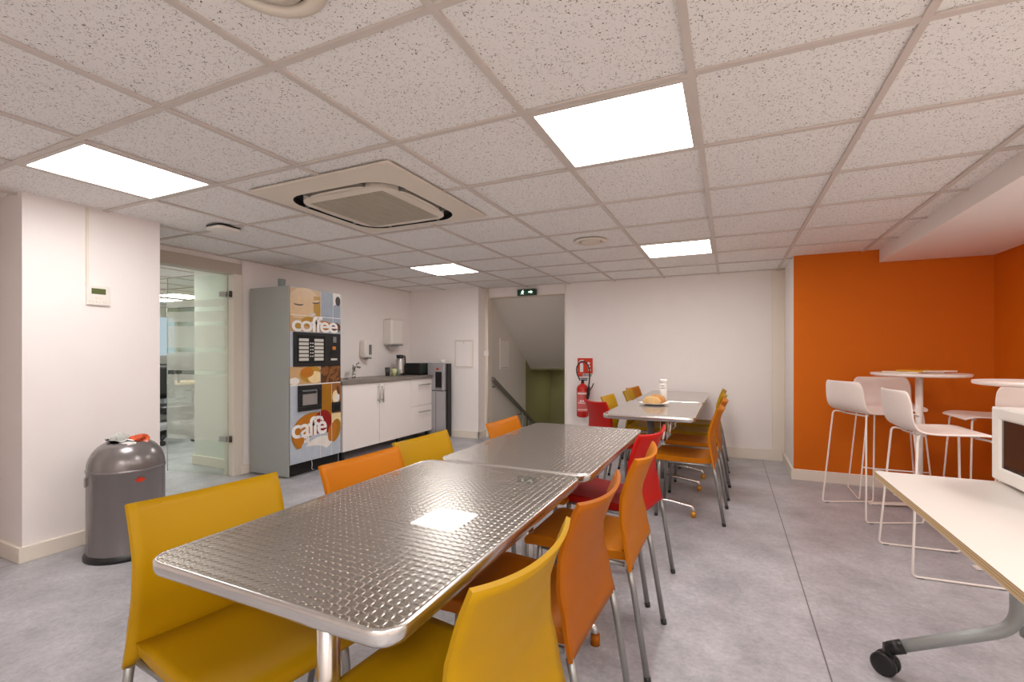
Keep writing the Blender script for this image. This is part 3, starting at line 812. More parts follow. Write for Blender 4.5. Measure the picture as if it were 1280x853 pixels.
# selection panel
sp_ = boxpart('selection_panel', 'black_plastic', vm, (0, .016, .05, W-.015, 1.06, 1.395), .004)
boxpart('screen_recess', 'dark', sp_, (.0155, .0175, .085, .43, 1.095, 1.365), .001)
M['key_label'] = mat('key_label', srgb(208, 204, 194), .5)
for k in range(6):
    for s in (0, 1):
        bm = new_bm(); y0 = .105+s*.185; z0 = 1.305-k*.038
        add_box(bm, .017, .0195, y0, y0+.115, z0, z0+.028, bev=.001); obj('drink_label', bm, 'key_label', sp_)
for k in range(5):
    for s in (0, 1):
        bm = new_bm(); add_box(bm, .017, .021, .238+s*.026, .25+s*.026, 1.282-k*.032, 1.294-k*.032, bev=.001); obj('button', bm, 'paper', sp_)
boxpart('coin_slot', 'grey_plastic', sp_, (.0155, .022, .53, .575, 1.30, 1.36), .002)
M['coin_orange'] = mat('coin_orange', srgb(214, 128, 50), .4)
boxpart('card_slot', 'coin_orange', sp_, (.0155, .02, .525, .57, 1.225, 1.26), .002)
boxpart('coin_display', 'black_plastic', sp_, (.0155, .022, .50, .60, 1.17, 1.215), .002)
boxpart('price_plate', 'key_label', sp_, (.0155, .0175, .505, .59, 1.115, 1.135), .001)
# cup outlet
cu_ = thing('tmp', '', '', (0, 0, 0)); bpy.data.objects.remove(cu_)
bm = new_bm()
y0, y1, z0, z1 = .10, .375, .625, .875
for a in ((y0, y1, z1-.045, z1), (y0, y1, z0, z0+.04), (y0, y0+.04, z0+.04, z1-.045), (y1-.04, y1, z0+.04, z1-.045)): add_box(bm, 0.002, .03, *a, bev=.004)
cup_o = obj('cup_outlet', bm, 'black_plastic', vm)
M['outlet_grey'] = mat('outlet_grey', srgb(150, 142, 138), .4)
boxpart('flap', 'outlet_grey', cup_o, (.003, .012, y0+.04, y1-.04, z0+.04, z1-.06), .002)
boxpart('handle', 'black_plastic', cup_o, (.011, .02, y0+.045, y1-.06, z1-.085, z1-.06), .004)
boxpart('tray', 'black_plastic', cup_o, (.011, .022, y0+.045, y1-.05, z0+.04, z0+.055), .003)
cr_ = boxpart('coin_return', 'black_plastic', vm, (.002, .022, .525, .635, .575, .675), .004)
boxpart('flap', 'dark', cr_, (.02, .024, .545, .615, .59, .65), .002)
bm = new_bm(); add_tube(bm, smooth_path([(.0, .27, .125), (.005, .275, .08), (.01, .262, .04), (.02, .28, .03)], .02), .003, 6); obj('cable', bm, 'paper', vm)
for y in (.04, W-.04):
    bm = new_bm(); add_tube(bm, [(-.05, y, 0), (-.05, y, .015)], .02, 12); add_tube(bm, [(-.48, y, 0), (-.48, y, .015)], .02, 12); obj('foot', bm, 'grey_plastic', vm)
b_ = thing('cup', 'small grey plastic beaker standing on top of the vending machine', 'cup', (-3.36, 1.66, 1.83))
bm = new_bm(); add_lathe(bm, [(0, 0), (.032, 0), (.036, .10), (.033, .10), (.029, .006), (0, .006)], 20); obj('body', bm, 'blue_grey', b_)

# ------------------------------------------------------------------ kitchen unit
kc = thing('kitchen_cabinet', 'low white kitchen cabinet with two doors and two drawers under the grey worktop', 'cabinet', (-3.08, 2.19, 0))
KL = 1.68
boxpart('carcass', 'cab', kc, (-.545, -.018, 0, KL, .11, .845), .002)
boxpart('carcass_side', 'grey_plastic', kc, (-.54, -.02, -.004, 0, .11, .845), .001)
def handle(parent, a, b, off=.03):
    a = Vector(a); b = Vector(b)
    bm = new_bm(); add_tube(bm, [a+Vector((off, 0, 0)), b+Vector((off, 0, 0))], .008, 10)
    d = (b-a).normalized()*.03
    add_tube(bm, [a+d, a+d+Vector((off, 0, 0))], .005, 8); add_tube(bm, [b-d, b-d+Vector((off, 0, 0))], .005, 8)
    obj('handle', bm, 'steel', parent)
dl = boxpart('door', 'cab', kc, (-.018, 0, .004, .594, .115, .842), .002); handle(dl, (0, .565, .60), (0, .565, .82))
d2 = boxpart('door', 'cab', kc, (-.018, 0, .600, 1.19, .115, .842), .002); handle(d2, (0, .632, .60), (0, .632, .82))
for z0, z1, zh in ((.482, .842, .765), (.115, .476, .40)):
    d3 = boxpart('drawer', 'cab', kc, (-.018, 0, 1.196, KL-.003, z0, z1), .002); handle(d3, (0, 1.34, zh), (0, 1.60, zh))
for y in (.04, 1.0, KL-.05):
    bm = new_bm(); add_box(bm, -.07, -.03, y-.02, y+.02, 0, .11, bev=.003); obj('foot', bm, 'black_plastic', kc)
bm = new_bm(); add_box(bm, -.54, -.03, KL-.15, KL-.13, 0, .11)
bm.free()
wt = thing('worktop', 'mottled grey laminate worktop on the white kitchen cabinet', 'worktop', (-3.08, 2.19, .848))
bm = new_bm()
# slab with a hole for the basin
add_box(bm, -.545, -.14, KL+.01, 1.885, 0, .036)
xs = [-.545, -.42, -.16, .02]; ys = [-.02, .10, .50, KL+.01]
for i in range(3):
    for j in range(3):
        if i == 1 and j == 1: continue
        add_box(bm, xs[i], xs[i+1], ys[j], ys[j+1], 0, .036)
bmesh.ops.remove_doubles(bm, verts=bm.verts, dist=1e-5)
obj('slab', bm, 'worktop', wt)
sk = thing('sink', 'small inset steel sink at the left end of the grey worktop', 'sink', (-3.37, 2.49, .884))
bm = new_bm()
lo = rrect(.14, .21, .05, 5); li = rrect(.12, .19, .05, 5); lb = rrect(.10, .17, .05, 5)
rings = [[bm.verts.new((x, y, z)) for x, y in l] for l, z in ((lo, .0005), (lo, .003), (li, .003), (lb, -.03))]
for a, b in zip(rings, rings[1:]):
    for k in range(len(a)): bm.faces.new((a[k], a[(k+1) % len(a)], b[(k+1) % len(a)], b[k]))
bm.faces.new(rings[-1]); obj('basin', bm, 'chrome', sk)
tp = thing('tap', 'chrome mixer tap behind the small sink', 'tap', (-3.50, 2.80, .884))
bm = new_bm(); add_tube(bm, [(0, 0, 0), (0, 0, .02), (0, 0, .12)], [.026, .022, .02], 16); obj('body', bm, 'chrome', tp)
bm = new_bm(); add_tube(bm, smooth_path([(0, 0, .09), (.03, -.01, .15), (.12, -.02, .13)], .04), .012, 12); obj('spout', bm, 'chrome', tp)
bm = new_bm(); add_tube(bm, [(0, 0, .12), (.0, 0, .15), (.03, .06, .185)], [.02, .018, .008], 12); obj('lever', bm, 'chrome', tp)

tf = thing('thermos_jug', 'steel thermos jug with a black lid and handle on the worktop', 'jug', (-3.42, 3.60, .884))
bm = new_bm(); add_lathe(bm, [(0, 0), (.058, 0), (.06, .01), (.06, .03), (.056, .05), (.054, .19), (.045, .215), (.04, .22), (0, .22)], 28, mis=[1, 1, 1, 0, 0, 0, 0, 0]); obj('body', bm, ['steel', 'black_plastic'], tf)
tf.scale = (1.12, 1.12, 1.08)
bm = new_bm(); add_lathe(bm, [(.041, .215), (.044, .225), (.044, .25), (.03, .262), (0, .264)], 24); add_tube(bm, [(0, -.03, .245), (0, -.065, .255)], [.014, .008], 8); obj('lid', bm, 'black_plastic', tf)
bm = new_bm(); add_tube(bm, smooth_path([(0, .035, .245), (0, .095, .25), (.0, .10, .13), (.0, .052, .10)], .04), .009, 8); obj('handle', bm, 'black_plastic', tf)
def glass(x, y, label, m='tint', h=.09):
    t = thing('glass', label, 'glass', (x, y, .884), 0, 'glasses on the worktop')
    bm = new_bm(); add_lathe(bm, [(0, 0), (.028, 0), (.036, h), (.033, h), (.026, .006), (0, .006)], 20); obj('bowl', bm, m, t)
M['amber_g'] = mat('amber_liquid', srgb(196, 200, 150), .2)
M['dark_g'] = mat('dark_cup', srgb(62, 66, 54), .3)
glass(-3.36, 3.40, 'pale yellow green glass on the worktop beside the thermos', 'amber_g', .10)
glass(-3.44, 3.36, 'dark glass at the back of the worktop beside the paler glasses', 'dark_g', .115)
glass(-3.35, 3.475, 'clear glass standing between the yellow green glass and the thermos', 'tint', .085)
dbx = thing('toaster_box', 'dark green black box-shaped appliance at the far end of the worktop', 'appliance', (-3.35, 3.90, .884))
boxpart('body', 'black_plastic', dbx, (-.15, .15, -.15, .15, .006, .165), .008)
M['dk_green'] = mat('dark_green_door', srgb(48, 56, 50), .25)
boxpart('door', 'dk_green', dbx, (.148, .156, -.135, .135, .02, .15), .002)
boxpart('foot', 'black_plastic', dbx, (-.13, .13, -.12, .12, 0, .008), .001)

sd = thing('soap_dispenser', 'white wall soap dispenser with a grey window, above the tap', 'soap dispenser', (XL, 3.10, 1.24))
bm = new_bm(); add_box(bm, 0, .10, -.07, .07, -.11, .12, bev=.03, seg=4); obj('case', bm, 'white_plastic', sd)
bm = new_bm(); add_box(bm, .096, .105, .005, .055, -.07, .06, bev=.004); obj('window', bm, 'grey_plastic', sd)
bm = new_bm(); add_box(bm, .03, .11, -.02, .05, -.125, -.105, bev=.006); obj('push_plate', bm, 'grey_plastic', sd)
td = thing('towel_dispenser', 'large white paper towel dispenser on the wall above the thermos', 'towel dispenser', (XL, 3.62, 1.48))
bm = new_bm(); add_box(bm, 0, .16, -.135, .135, -.175, .185, bev=.03, seg=4); obj('case', bm, 'white_plastic', td)
boxpart('mouth', 'grey_plastic', td, (.05, .17, -.10, .10, -.185, -.17), .003)
bm = new_bm()
g = [[(.09+.03*math.sin(j*1.3+i), -.07+j*.014, -.18-i*.018-.006*math.sin(j*2)) for j in range(11)] for i in range(4)]
shell(bm, g, .003); obj('paper', bm, 'paper', td)

wc = thing('water_cooler', 'tall silver water cooler with a black tap recess in the corner by the counter', 'water cooler', (-3.0, 3.98, 0))
boxpart('body', 'black_plastic', wc, (-.13, .150, -.06, .045, .01, 1.045), .01)
M['silver_pl'] = mat('silver_plastic', srgb(176, 174, 176), .35, .35)
boxpart('front_lower', 'silver_pl', wc, (-.155, .125, -.105, -.055, .015, .66), .008)
fu = boxpart('front_upper', 'silver_pl', wc, (-.155, .125, -.11, -.055, .668, 1.05), .01)
boxpart('tap_recess', 'dark', fu, (-.02, .085, -.114, -.108, .70, .93), .003)
boxpart('drip_tray', 'grey_plastic', fu, (-.02, .085, -.13, -.108, .69, .71), .003)
boxpart('logo', 'sign_red', fu, (-.005, .035, -.113, -.109, .955, .985), .001)
boxpart('seam_strip', 'grey_plastic', wc, (-.02, -.012, -.108, -.10, .02, .65), .001)
cp = thing('cup', 'white paper cup standing on top of the water cooler', 'cup', (-2.95, 3.95, 1.046))
bm = new_bm(); add_lathe(bm, [(0, 0), (.025, 0), (.034, .055), (.031, .055), (.023, .004), (0, .004)], 18); obj('body', bm, 'paper', cp)

# ------------------------------------------------------------------ waste bin
wb = thing('waste_bin', 'round dark grey metal push bin with a domed top beside the pier', 'waste bin', (-2.575, -.05, 0), .35)
bm = new_bm(); add_lathe(bm, [(0, 0), (.2, 0), (.2, .02), (.188, .035), (.0, .035)], 48); obj('base', bm, 'black_plastic', wb)
bm = new_bm(); add_lathe(bm, [(.186, .03), (.186, .50), (.189, .502), (.189, .512), (.186, .514)], 48); obj('body', bm, 'bin', wb)
bm = new_bm()
pr = [(.186, .514)] + [(.186*(math.cos(a)**.75), .514+.165*math.sin(a)) for a in [PI/2*k/12*.72 for k in range(1, 13)]]
rl, zl = pr[-1]
pr += [(rl-.012, zl-.004), (rl-.012, zl-.06)]
add_lathe(bm, pr, 48); obj('dome', bm, 'bin', wb)
bm = new_bm()
prof = []
seg = 40
for rr_, zz in ((rl+.0, zl+.012), (rl-.018, zl+.004), (rl-.03, zl-.06), (0.0001, zl-.07)):
    ring = []
    for k in range(seg):
        a = 2*PI*k/seg
        wob = noise.noise(Vector((math.cos(a)*3, math.sin(a)*3, zz*20)))
        ring.append(bm.verts.new(((rr_+wob*.008)*math.cos(a), (rr_+wob*.008)*math.sin(a), zz+wob*.014)))
    prof.append(ring)
for a, b in zip(prof, prof[1:]):
    for k in range(seg): bm.faces.new((a[k], a[(k+1) % seg], b[(k+1) % seg], b[k])).smooth = True
obj('bin_liner', bm, 'black_plastic', wb)
bm = new_bm(); add_poly(bm, [(0, -.028, 0), (0, 0, .016), (0, .028, 0), (0, 0, -.016)], (.0015, 0, 0)); 
lg = obj('badge', bm, 'sign_red', wb); la = math.radians(-7)-.35
lg.location = (.186*math.cos(la), .186*math.sin(la), .455); lg.rotation_euler = (0, 0, la)
la2 = math.radians(-106)-.35
bm = new_bm(); add_box(bm, -.002, .008, -.012, .012, -.028, .028, bev=.003); hg = obj('handle', bm, 'chrome', wb); hg.location = (.186*math.cos(la2), .186*math.sin(la2), .45); hg.rotation_euler = (0, 0, la2)
la3 = math.radians(25)-.35
bm = new_bm(); add_box(bm, -.002, .03, -.03, .03, -.03, .05, bev=.008); hg = obj('pedal_guard', bm, 'chrome', wb); hg.location = (.186*math.cos(la3), .186*math.sin(la3), .09); hg.rotation_euler = (0, 0, la3)
def crumple(name, label, loc, s, m, sd_, cat):
    bm = new_bm(); bmesh.ops.create_icosphere(bm, subdivisions=3, radius=1)
    for v in bm.verts:
        n = noise.noise(v.co*1.6+Vector((sd_, 0, 0)))*.45+abs(noise.noise(v.co*4+Vector((sd_, 3, 0))))*.35
        v.co = Vector((v.co.x*s[0], v.co.y*s[1], v.co.z*s[2]))*(1+n)
    for f in bm.faces: f.smooth = False
    o = obj(name, bm, m, loc=loc); tag(o, label, cat); return o
M['bag_clear'] = glass_mat('thin_plastic_bag', .55, (.97, .97, .97, 1))
M['wrapper_orange'] = mat('orange_wrapper', srgb(206, 76, 20), .35)
crumple('plastic_bag', 'crumpled clear plastic bag sticking out of the waste bin', (-2.605, -.075, .665), (.042, .045, .042), 'bag_clear', 1.0, 'bag')
crumple('wrapper', 'crumpled orange wrapper on top of the rubbish in the bin', (-2.53, -.005, .665), (.045, .05, .03), 'wrapper_orange', 5.0, 'wrapper')
crumple('paper_tissue', 'crumpled white paper lying in the bin between bag and orange wrapper', (-2.51, -.075, .652), (.05, .04, .022), 'paper', 9.0, 'paper')

# ------------------------------------------------------------------ dining tables
def dining_table(x0, x1, y0, y1, label, group, z=.74, foot_col=None, legs=(.2, .2)):
    cx, cy = (x0+x1)/2, (y0+y1)/2; hx, hy = (x1-x0)/2, (y1-y0)/2
    t = thing('dining_table', label, 'table', (cx, cy, 0), 0, group)
    bm = new_bm()
    lo = rrect(hx-.006, hy-.006, .045, 7)
    vs = [bm.verts.new((x, y, z)) for x, y in lo]; bm.faces.new(vs)
    v2 = [bm.verts.new((x, y, z-.003)) for x, y in lo]
    for k in range(len(lo)): bm.faces.new((vs[k], vs[(k+1) % len(lo)], v2[(k+1) % len(lo)], v2[k]))
    obj('tabletop', bm, 'swirl', t)
    bm = new_bm()
    prof = [(-.009, .0), (-.007, .0012), (-.003, .0012), (0, -.003), (.0, -.012), (-.001, -.022), (-.005, -.03), (-.014, -.034), (-.03, -.034)]
    rings = []
    for d, dz in prof:
        lp = rrect(hx+d, hy+d, max(.05+d, .01), 7); rings.append([bm.verts.new((x, y, z+dz)) for x, y in lp])
    for a, b in zip(rings, rings[1:]):
        for k in range(len(a)):
            f = bm.faces.new((a[k], a[(k+1) % len(a)], b[(k+1) % len(a)], b[k])); f.smooth = True
    obj('edge_band', bm, 'band', t)
    bm = new_bm(); add_box(bm, -hx+.02, hx-.02, -hy+.02, hy-.02, z-.032, z-.006); obj('underside', bm, 'grey_plastic', t)
    for s, ins in ((-1, legs[0]), (1, legs[1])):
        y = s*(hy-ins)
        bm = new_bm(); add_tube(bm, [(0, y, .075), (0, y, z-.045)], .026, 20)
        c = obj('column', bm, 'band', t)
        bm = new_bm(); add_box(bm, -hx*.55, hx*.55, y-.03, y+.03, z-.046, z-.032, bev=.003); obj('top_plate', bm, 'grey_plastic', t)
        bm = new_bm()
        pts = smooth_path([(-.30, y, .035), (-.295, y, .075), (-.12, y, .10), (.12, y, .10), (.295, y, .075), (.30, y, .035)], .03)
        add_tube(bm, pts, .014, 12); fb = obj('foot_bar', bm, 'band', t)
        for e in (-1, 1):
            bm = new_bm(); add_tube(bm, [(e*.30, y, 0), (e*.30, y, .042)], [.019, .019], 14); obj('foot', bm, foot_col or 'steel', fb)
    return t
G1 = 'steel tables of the near row'; G2 = 'steel tables of the far row'
M['foot_ochre'] = mat('glide_ochre', srgb(214, 150, 60), .3, .6)  # orange-yellow metal for the feet of the far tables
dining_table(-.452, .226, -1.045, .020, 'patterned steel dining table nearest the viewer with two yellow chairs at its near end', G1, foot_col='amber')
dining_table(-.418, .250, .045, 1.19, 'patterned steel dining table behind the nearest one, at the head of the near row', G1, foot_col='amber')
dining_table(-.145, .500, 1.80, 2.925, 'patterned steel table carrying the plate of bread, nearer one of the far row', G2, foot_col='foot_ochre')
dining_table(-.130, .505, 2.95, 4.20, 'patterned steel table pushed up to the back wall behind the bread table', G2, foot_col='foot_ochre')

# ------------------------------------------------------------------ plastic chairs
def make_chair(colour):
    t = thing('dining_chair', 'x', 'chair')
    # back shell: rows from the bottom up
    bm = new_bm(); g = []
    nz, nu = 18, 17
    def lerp(tab, z):
        for (a, va), (b, vb) in zip(tab, tab[1:]):
            if a <= z <= b:
                s = (z-a)/(b-a); s = s*s*(3-2*s) if False else s
                return va+(vb-va)*s
        return tab[-1][1]
    xc = [(.39, -.222), (.45, -.207), (.55, -.204), (.65, -.222), (.74, -.252), (.80, -.280)]
    eo = [(.39, -.005), (.45, -.005), (.50, 0.0), (.57, .018), (.65, .032), (.80, .036)]
    hw = [(.39, .213), (.45, .210), (.56, .205), (.66, .200), (.80, .200)]
    for i in range(nz):
        z = .39+.41*i/(nz-1); row = []
        for j in range(nu):
            u = -1+2*j/(nu-1)
            e = lerp(eo, z); pw = 2.2 if e > 0 else 5.0
            row.append((lerp(xc, z)+e*abs(u)**pw, u*lerp(hw, z), z-.013*(1-u*u)*max(0, (z-.6)/.2)))
        g.append(row)
    shell(bm, g, .011); obj('backrest', bm, colour, t)
    # seat slab with rolled front edge and a shallow dish
    bm = new_bm(); prof = [(-.204, .452), (-.12, .446), (0, .444), (.10, .448), (.165, .452), (.195, .446), (.207, .432), (.207, .415)]
    nu = 15
    top = []; 
    for x, z in prof:
        row = []
        for j in range(nu):
            u = -1+2*j/(nu-1); w = .192 if x < .1 else .192-(x-.1)*.04
            dish = -.010*(1-u*u) if -.2 < x < .15 else -.004*(1-u*u)
            row.append(bm.verts.new((x, u*w, z+dish*(.6 if x > 0 else 1))))
        top.append(row)
    bot = []
    for x, z in [(-.204, .418), (-.12, .412), (0, .411), (.10, .412), (.165, .412), (.19, .41), (.197, .41), (.20, .41)]:
        bot.append([bm.verts.new((x, (-1+2*j/(nu-1))*.186, z)) for j in range(nu)])
    for a in range(len(prof)-1):
        for j in range(nu-1):
            f = bm.faces.new((top[a][j], top[a+1][j], top[a+1][j+1], top[a][j+1])); f.smooth = True
            bm.faces.new((bot[a][j], bot[a][j+1], bot[a+1][j+1], bot[a+1][j]))
        bm.faces.new((top[a][0], bot[a][0], bot[a+1][0], top[a+1][0])); bm.faces.new((top[a][-1], top[a+1][-1], bot[a+1][-1], bot[a][-1]))
    for j in range(nu-1):
        bm.faces.new((top[0][j], top[0][j+1], bot[0][j+1], bot[0][j])); bm.faces.new((top[-1][j], bot[-1][j], bot[-1][j+1], top[-1][j+1]))
    obj('seat', bm, colour, t)
    for s in (-1, 1):
        bm = new_bm(); add_tube(bm, [(-.2205, s*.199, .394), (-.236, s*.201, .33), (-.287, s*.205, .012)], .0115, 12)
        l = obj('leg', bm, 'leg_steel', t)
        bm = new_bm(); add_tube(bm, [(-.2855, s*.205, .022), (-.289, s*.205, 0)], .0128, 12); obj('foot_cap', bm, 'black_plastic', l)
        bm = new_bm(); add_tube(bm, [(.145, s*.165, .42), (.150, s*.172, .33), (.168, s*.186, .012)], .0115, 12)
        l = obj('leg', bm, 'leg_steel', t)
        bm = new_bm(); add_tube(bm, [(.1675, s*.186, .022), (.1685, s*.186, 0)], .0128, 12); obj('foot_cap', bm, 'black_plastic', l)
        bm = new_bm(); add_tube(bm, [(-.20, s*.185, .402), (.145, s*.165, .402)], .009, 8); obj('seat_rail', bm, 'leg_steel', t)
    return t
protos = {}
def chair(colour, P, Q, label, group):
    """P, Q: the two upper corners of the backrest, P on the sitter's right"""
    if colour not in protos: protos[colour] = make_chair(colour); o = protos[colour]
    else: o = copy_tree(protos[colour])
    P = Vector(P); Q = Vector(Q); d = (Q-P).normalized()
    # sitter's right to left is d; facing is d turned clockwise by 90 degrees
    f = Vector((d.y, -d.x)); mid = (P+Q)/2
    org = mid + f*.247
    o.location = (org.x, org.y, 0); o.rotation_euler = (0, 0, math.atan2(f.y, f.x))
    o['label'] = label; o['group'] = group
    return o
GN = 'chairs around the near pair of tables'; GF = 'chairs around the far pair of tables'
# left side of the near tables, facing right (P nearer the camera)
chair('yellow', (-.700, -.955), (-.640, -.565), 'large yellow plastic chair at the lower left, drawn up to the nearest table', GN)
chair('orange', (-.575, -.445), (-.555, -.050), 'orange plastic chair on the left of the nearest table, between two yellow ones', GN)
chair('yellow', (-.612, -.005), (-.598, .385), 'yellow plastic chair left of the gap between the two near tables', GN)
chair('orange', (-.505, .650), (-.500, 1.045), 'orange plastic chair left of the second table, in front of the stair doorway', GN)
# right side, facing left
chair('yellow', (.368, -.568), (.330, -.965), 'yellow plastic chair cut off by the bottom edge, right of the nearest table', GN)
chair('amber', (.378, -.068), (.362, -.465), 'orange plastic chair seen from behind right of the nearest table, between yellow and lighter orange', GN)
chair('orange', (.410, .505), (.404, .115), 'orange plastic chair seen from behind, just in front of the red one', GN)
chair('red', (.395, 1.035), (.325, .640), 'red plastic chair pulled up to the right side of the second table', GN)
# far row, right side
chair('orange', (.655, 2.30), (.640, 1.90), 'orange plastic chair nearest on the right side of the far row of tables', GF)
chair('orange', (.675, 2.93), (.665, 2.535), 'orange plastic chair second from the front on the right of the far row', GF)
chair('yellow', (.665, 3.47), (.655, 3.075), 'yellow plastic chair third from the front on the right of the far row', GF)
chair('yellow', (.655, 4.03), (.650, 3.635), 'yellow plastic chair closest to the back wall on the right of the far row', GF)
# far row, left side
chair('red', (-.19, 2.08), (-.44, 2.36), 'red plastic chair turned at an angle at the near left corner of the far row', GF)
chair('yellow', (-.33, 2.50), (-.31, 2.895), 'bright yellow plastic chair behind the angled red one, left of the far tables', GF)
chair('yellow', (-.275, 3.20), (-.265, 3.595), 'golden yellow chair left of the far tables, partly behind a darker orange one', GF)
chair('orange', (-.335, 3.66), (-.27, 4.05), 'dark orange chair left of the far tables, closest to the back wall', GF)

# ------------------------------------------------------------------ things on the tables
pt = thing('plate', 'white oval plate holding bread on the far row of tables', 'plate', (.115, 2.60, .7415))
bm = new_bm(); add_lathe(bm, [(0, 0), (.07, 0), (.10, .012), (.125, .016), (.124, .019), (.10, .016), (.065, .005), (0, .005)], 32); obj('dish', bm, 'paper', pt)
M['crust'] = mat('bread_crust', srgb(206, 166, 108), .7, var=.25, vscale=18, bump=.4, bscale=60)
M['crust2'] = mat('bread_crust_brown', srgb(196, 140, 78), .7, var=.3, vscale=14, bump=.4, bscale=60)
def bread(label, loc, s, rz, m, sd_):
    bm = new_bm(); bmesh.ops.create_icosphere(bm, subdivisions=4, radius=1)
    for v in bm.verts:
        n = noise.noise(v.co*1.5+Vector((sd_, 0, 0)))*.12
        slit = -.12*max(0, 1-abs(math.sin(v.co.x*5+v.co.y*1.5))*5)*max(0, v.co.z)
        c = v.co*(1+n+slit); c.z = max(c.z, -.55)
        v.co = Vector((c.x*s[0], c.y*s[1], c.z*s[2]))
    for f in bm.faces: f.smooth = True
    o = obj('bread_roll', bm, m, loc=loc); o.rotation_euler = (0, 0, rz); tag(o, label, 'bread', 'bread on the plate')
bread('pale crusty bread roll at the front of the plate', (.10, 2.575, .7725), (.075, .045, .045), .45, 'crust', 2)
bread('browner bread roll behind the pale one on the plate', (.13, 2.655, .7765), (.08, .04, .05), .3, 'crust2', 6)
cn = thing('white_canister', 'tall white cylindrical canister standing on the table behind the bread', 'canister', (.17, 2.80, .7415))
bm = new_bm(); add_lathe(bm, [(0, 0), (.032, 0), (.034, .004), (.034, .185), (.0, .185)], 28); obj('body', bm, 'white_plastic', cn)
bm = new_bm(); add_lathe(bm, [(.0345, .183), (.036, .185), (.036, .206), (.034, .21), (0, .21)], 28); obj('cap', bm, 'paper', cn)
bm = new_bm(); label_band(-2.2, -1.0, .13, .136, .0343, 0); label_band(-2.2, -1.2, .15, .156, .0343, 0); obj('print', bm, 'grey_plastic', cn)

# ------------------------------------------------------------------ bar stools and round tables
def make_stool():
    t = thing('bar_stool', 'x', 'bar stool')
    bm = new_bm()
    # side profile from the seat front to the top of the back
    pr = [(.205, .738), (.195, .750), (.15, .756), (.05, .752), (-.06, .748), (-.12, .752), (-.165, .768), (-.195, .80), (-.212, .85), (-.224, .91), (-.232, .965), (-.236, .985)]
    # resample
    g = []; nu = 17; n = len(pr)
    for i, (x, z) in enumerate(pr):
        row = []
        w = .205 if i < n-3 else .205
        if i == 0: w = .19
        if i == n-1: w = .165
        if i == n-2: w = .192
        for j in range(nu):
            u = -1+2*j/(nu-1)
            fwd = 0
            if i >= 6: fwd = .035*(abs(u)**2.5)*min(1, (i-5)/4)
            dz = .010*abs(u)**3 if 1 < i < 6 else 0
            row.append((x+fwd, u*w, z+dz))
        g.append(row)
    shell(bm, g, .012)
    o = obj('seat_shell', bm, 'stool', t)
    sb = o.modifiers.new('sub', 'SUBSURF'); sb.levels = 1; sb.render_levels = 2
    for s in (-1, 1):
        bm = new_bm()
        pts = smooth_path([(-.10, s*.12, .738), (-.155, s*.175, .745), (-.20, s*.235, .008), (.20, s*.235, .008), (.165, s*.175, .733), (.12, s*.10, .737)], .028, 5)
        add_tube(bm, pts, .0058, 10); fr = obj('leg_frame', bm, 'wire', t)
        for x in (-.165, .165):
            bm = new_bm(); add_tube(bm, [(x-.015, s*.235, .004), (x+.015, s*.235, .004)], .0065, 8); obj('glide', bm, 'grey_plastic', fr)
    bm = new_bm(); xf = .20-.035*.27/.733
    add_tube(bm, smooth_path([(xf-.001, -.214, .27), (xf+.02, -.15, .27), (xf+.02, .15, .27), (xf-.001, .214, .27)], .03), .0055, 8); obj('footrest', bm, 'wire', t)
    bm = new_bm(); add_tube(bm, [(-.12, -.12, .735), (-.12, .12, .735)], .006, 8); add_tube(bm, [(.13, -.12, .737), (.13, .12, .737)], .006, 8); obj('seat_support', bm, 'wire', t)
    return t
st0 = make_stool(); used = [False]
def stool(x, y, heading, label):
    o = st0 if not used[0] else copy_tree(st0); used[0] = True
    o.location = (x, y, 0); o.rotation_euler = (0, 0, math.radians(heading)); o['label'] = label; o['group'] = 'white bar stools'
stool(1.665, 2.66, 24, 'white bar stool farthest left, turned towards the round table with the magazines')
stool(1.90, 3.17, -90, 'white bar stool with its back to the orange wall, behind the leftmost stool')
stool(1.775, 1.755, 4, 'white bar stool in front of the others, beside the corner of the white worktable')
stool(2.36, 2.70, 180, 'white bar stool whose seat shows right of the table column, against the right wall')
stool(2.42, 2.13, -97, 'white bar stool mostly hidden behind the microwave')

def round_table(x, y, label):
    t = thing('round_bar_table', label, 'table', (x, y, 0), 0, 'tall white round tables')
    bm = new_bm(); add_lathe(bm, [(0, 1.012), (.27, 1.012), (.297, 1.018), (.30, 1.024), (.30, 1.034), (.297, 1.038), (0, 1.038)], 64)
    o = obj('tabletop', bm, 'stool', t)
    for f in o.data.polygons: f.use_smooth = abs(f.normal.z) < .5
    bm = new_bm(); add_tube(bm, [(0, 0, .03), (0, 0, 1.01)], .024, 20); obj('column', bm, 'wire', t)
    bm = new_bm()
    for k in range(4):
        a = k*PI/2+math.radians(10)
        c, s = math.cos(a), math.sin(a)
        p = [(.0, .03, .035), (.33, .02, .016), (.33, -.02, .016), (.0, -.03, .035)]
        add_poly(bm, [(c*u-s*v_, s*u+c*v_, z) for u, v_, z in p], (0, 0, -.012))
    add_lathe(bm, [(0, .045), (.045, .045), (.05, .02), (0, .02)], 24)
    obj('base', bm, 'wire', t, bevel=.002)
    for k in range(4):
        a = k*PI/2+math.radians(10)
        bm = new_bm(); add_tube(bm, [(math.cos(a)*.31, math.sin(a)*.31, 0), (math.cos(a)*.31, math.sin(a)*.31, .008)], .015, 12); obj('glide', bm, 'grey_plastic', t)
round_table(2.036, 2.945, 'tall white round table with magazines on it, near the orange corner')
round_table(2.26, 1.83, 'tall white round table cut off by the right edge, above the microwave')
M['mag_yellow'] = mat('magazine_yellow', srgb(222, 158, 30), .4)
M['mag_white'] = mat('magazine_white', srgb(226, 214, 196), .5)
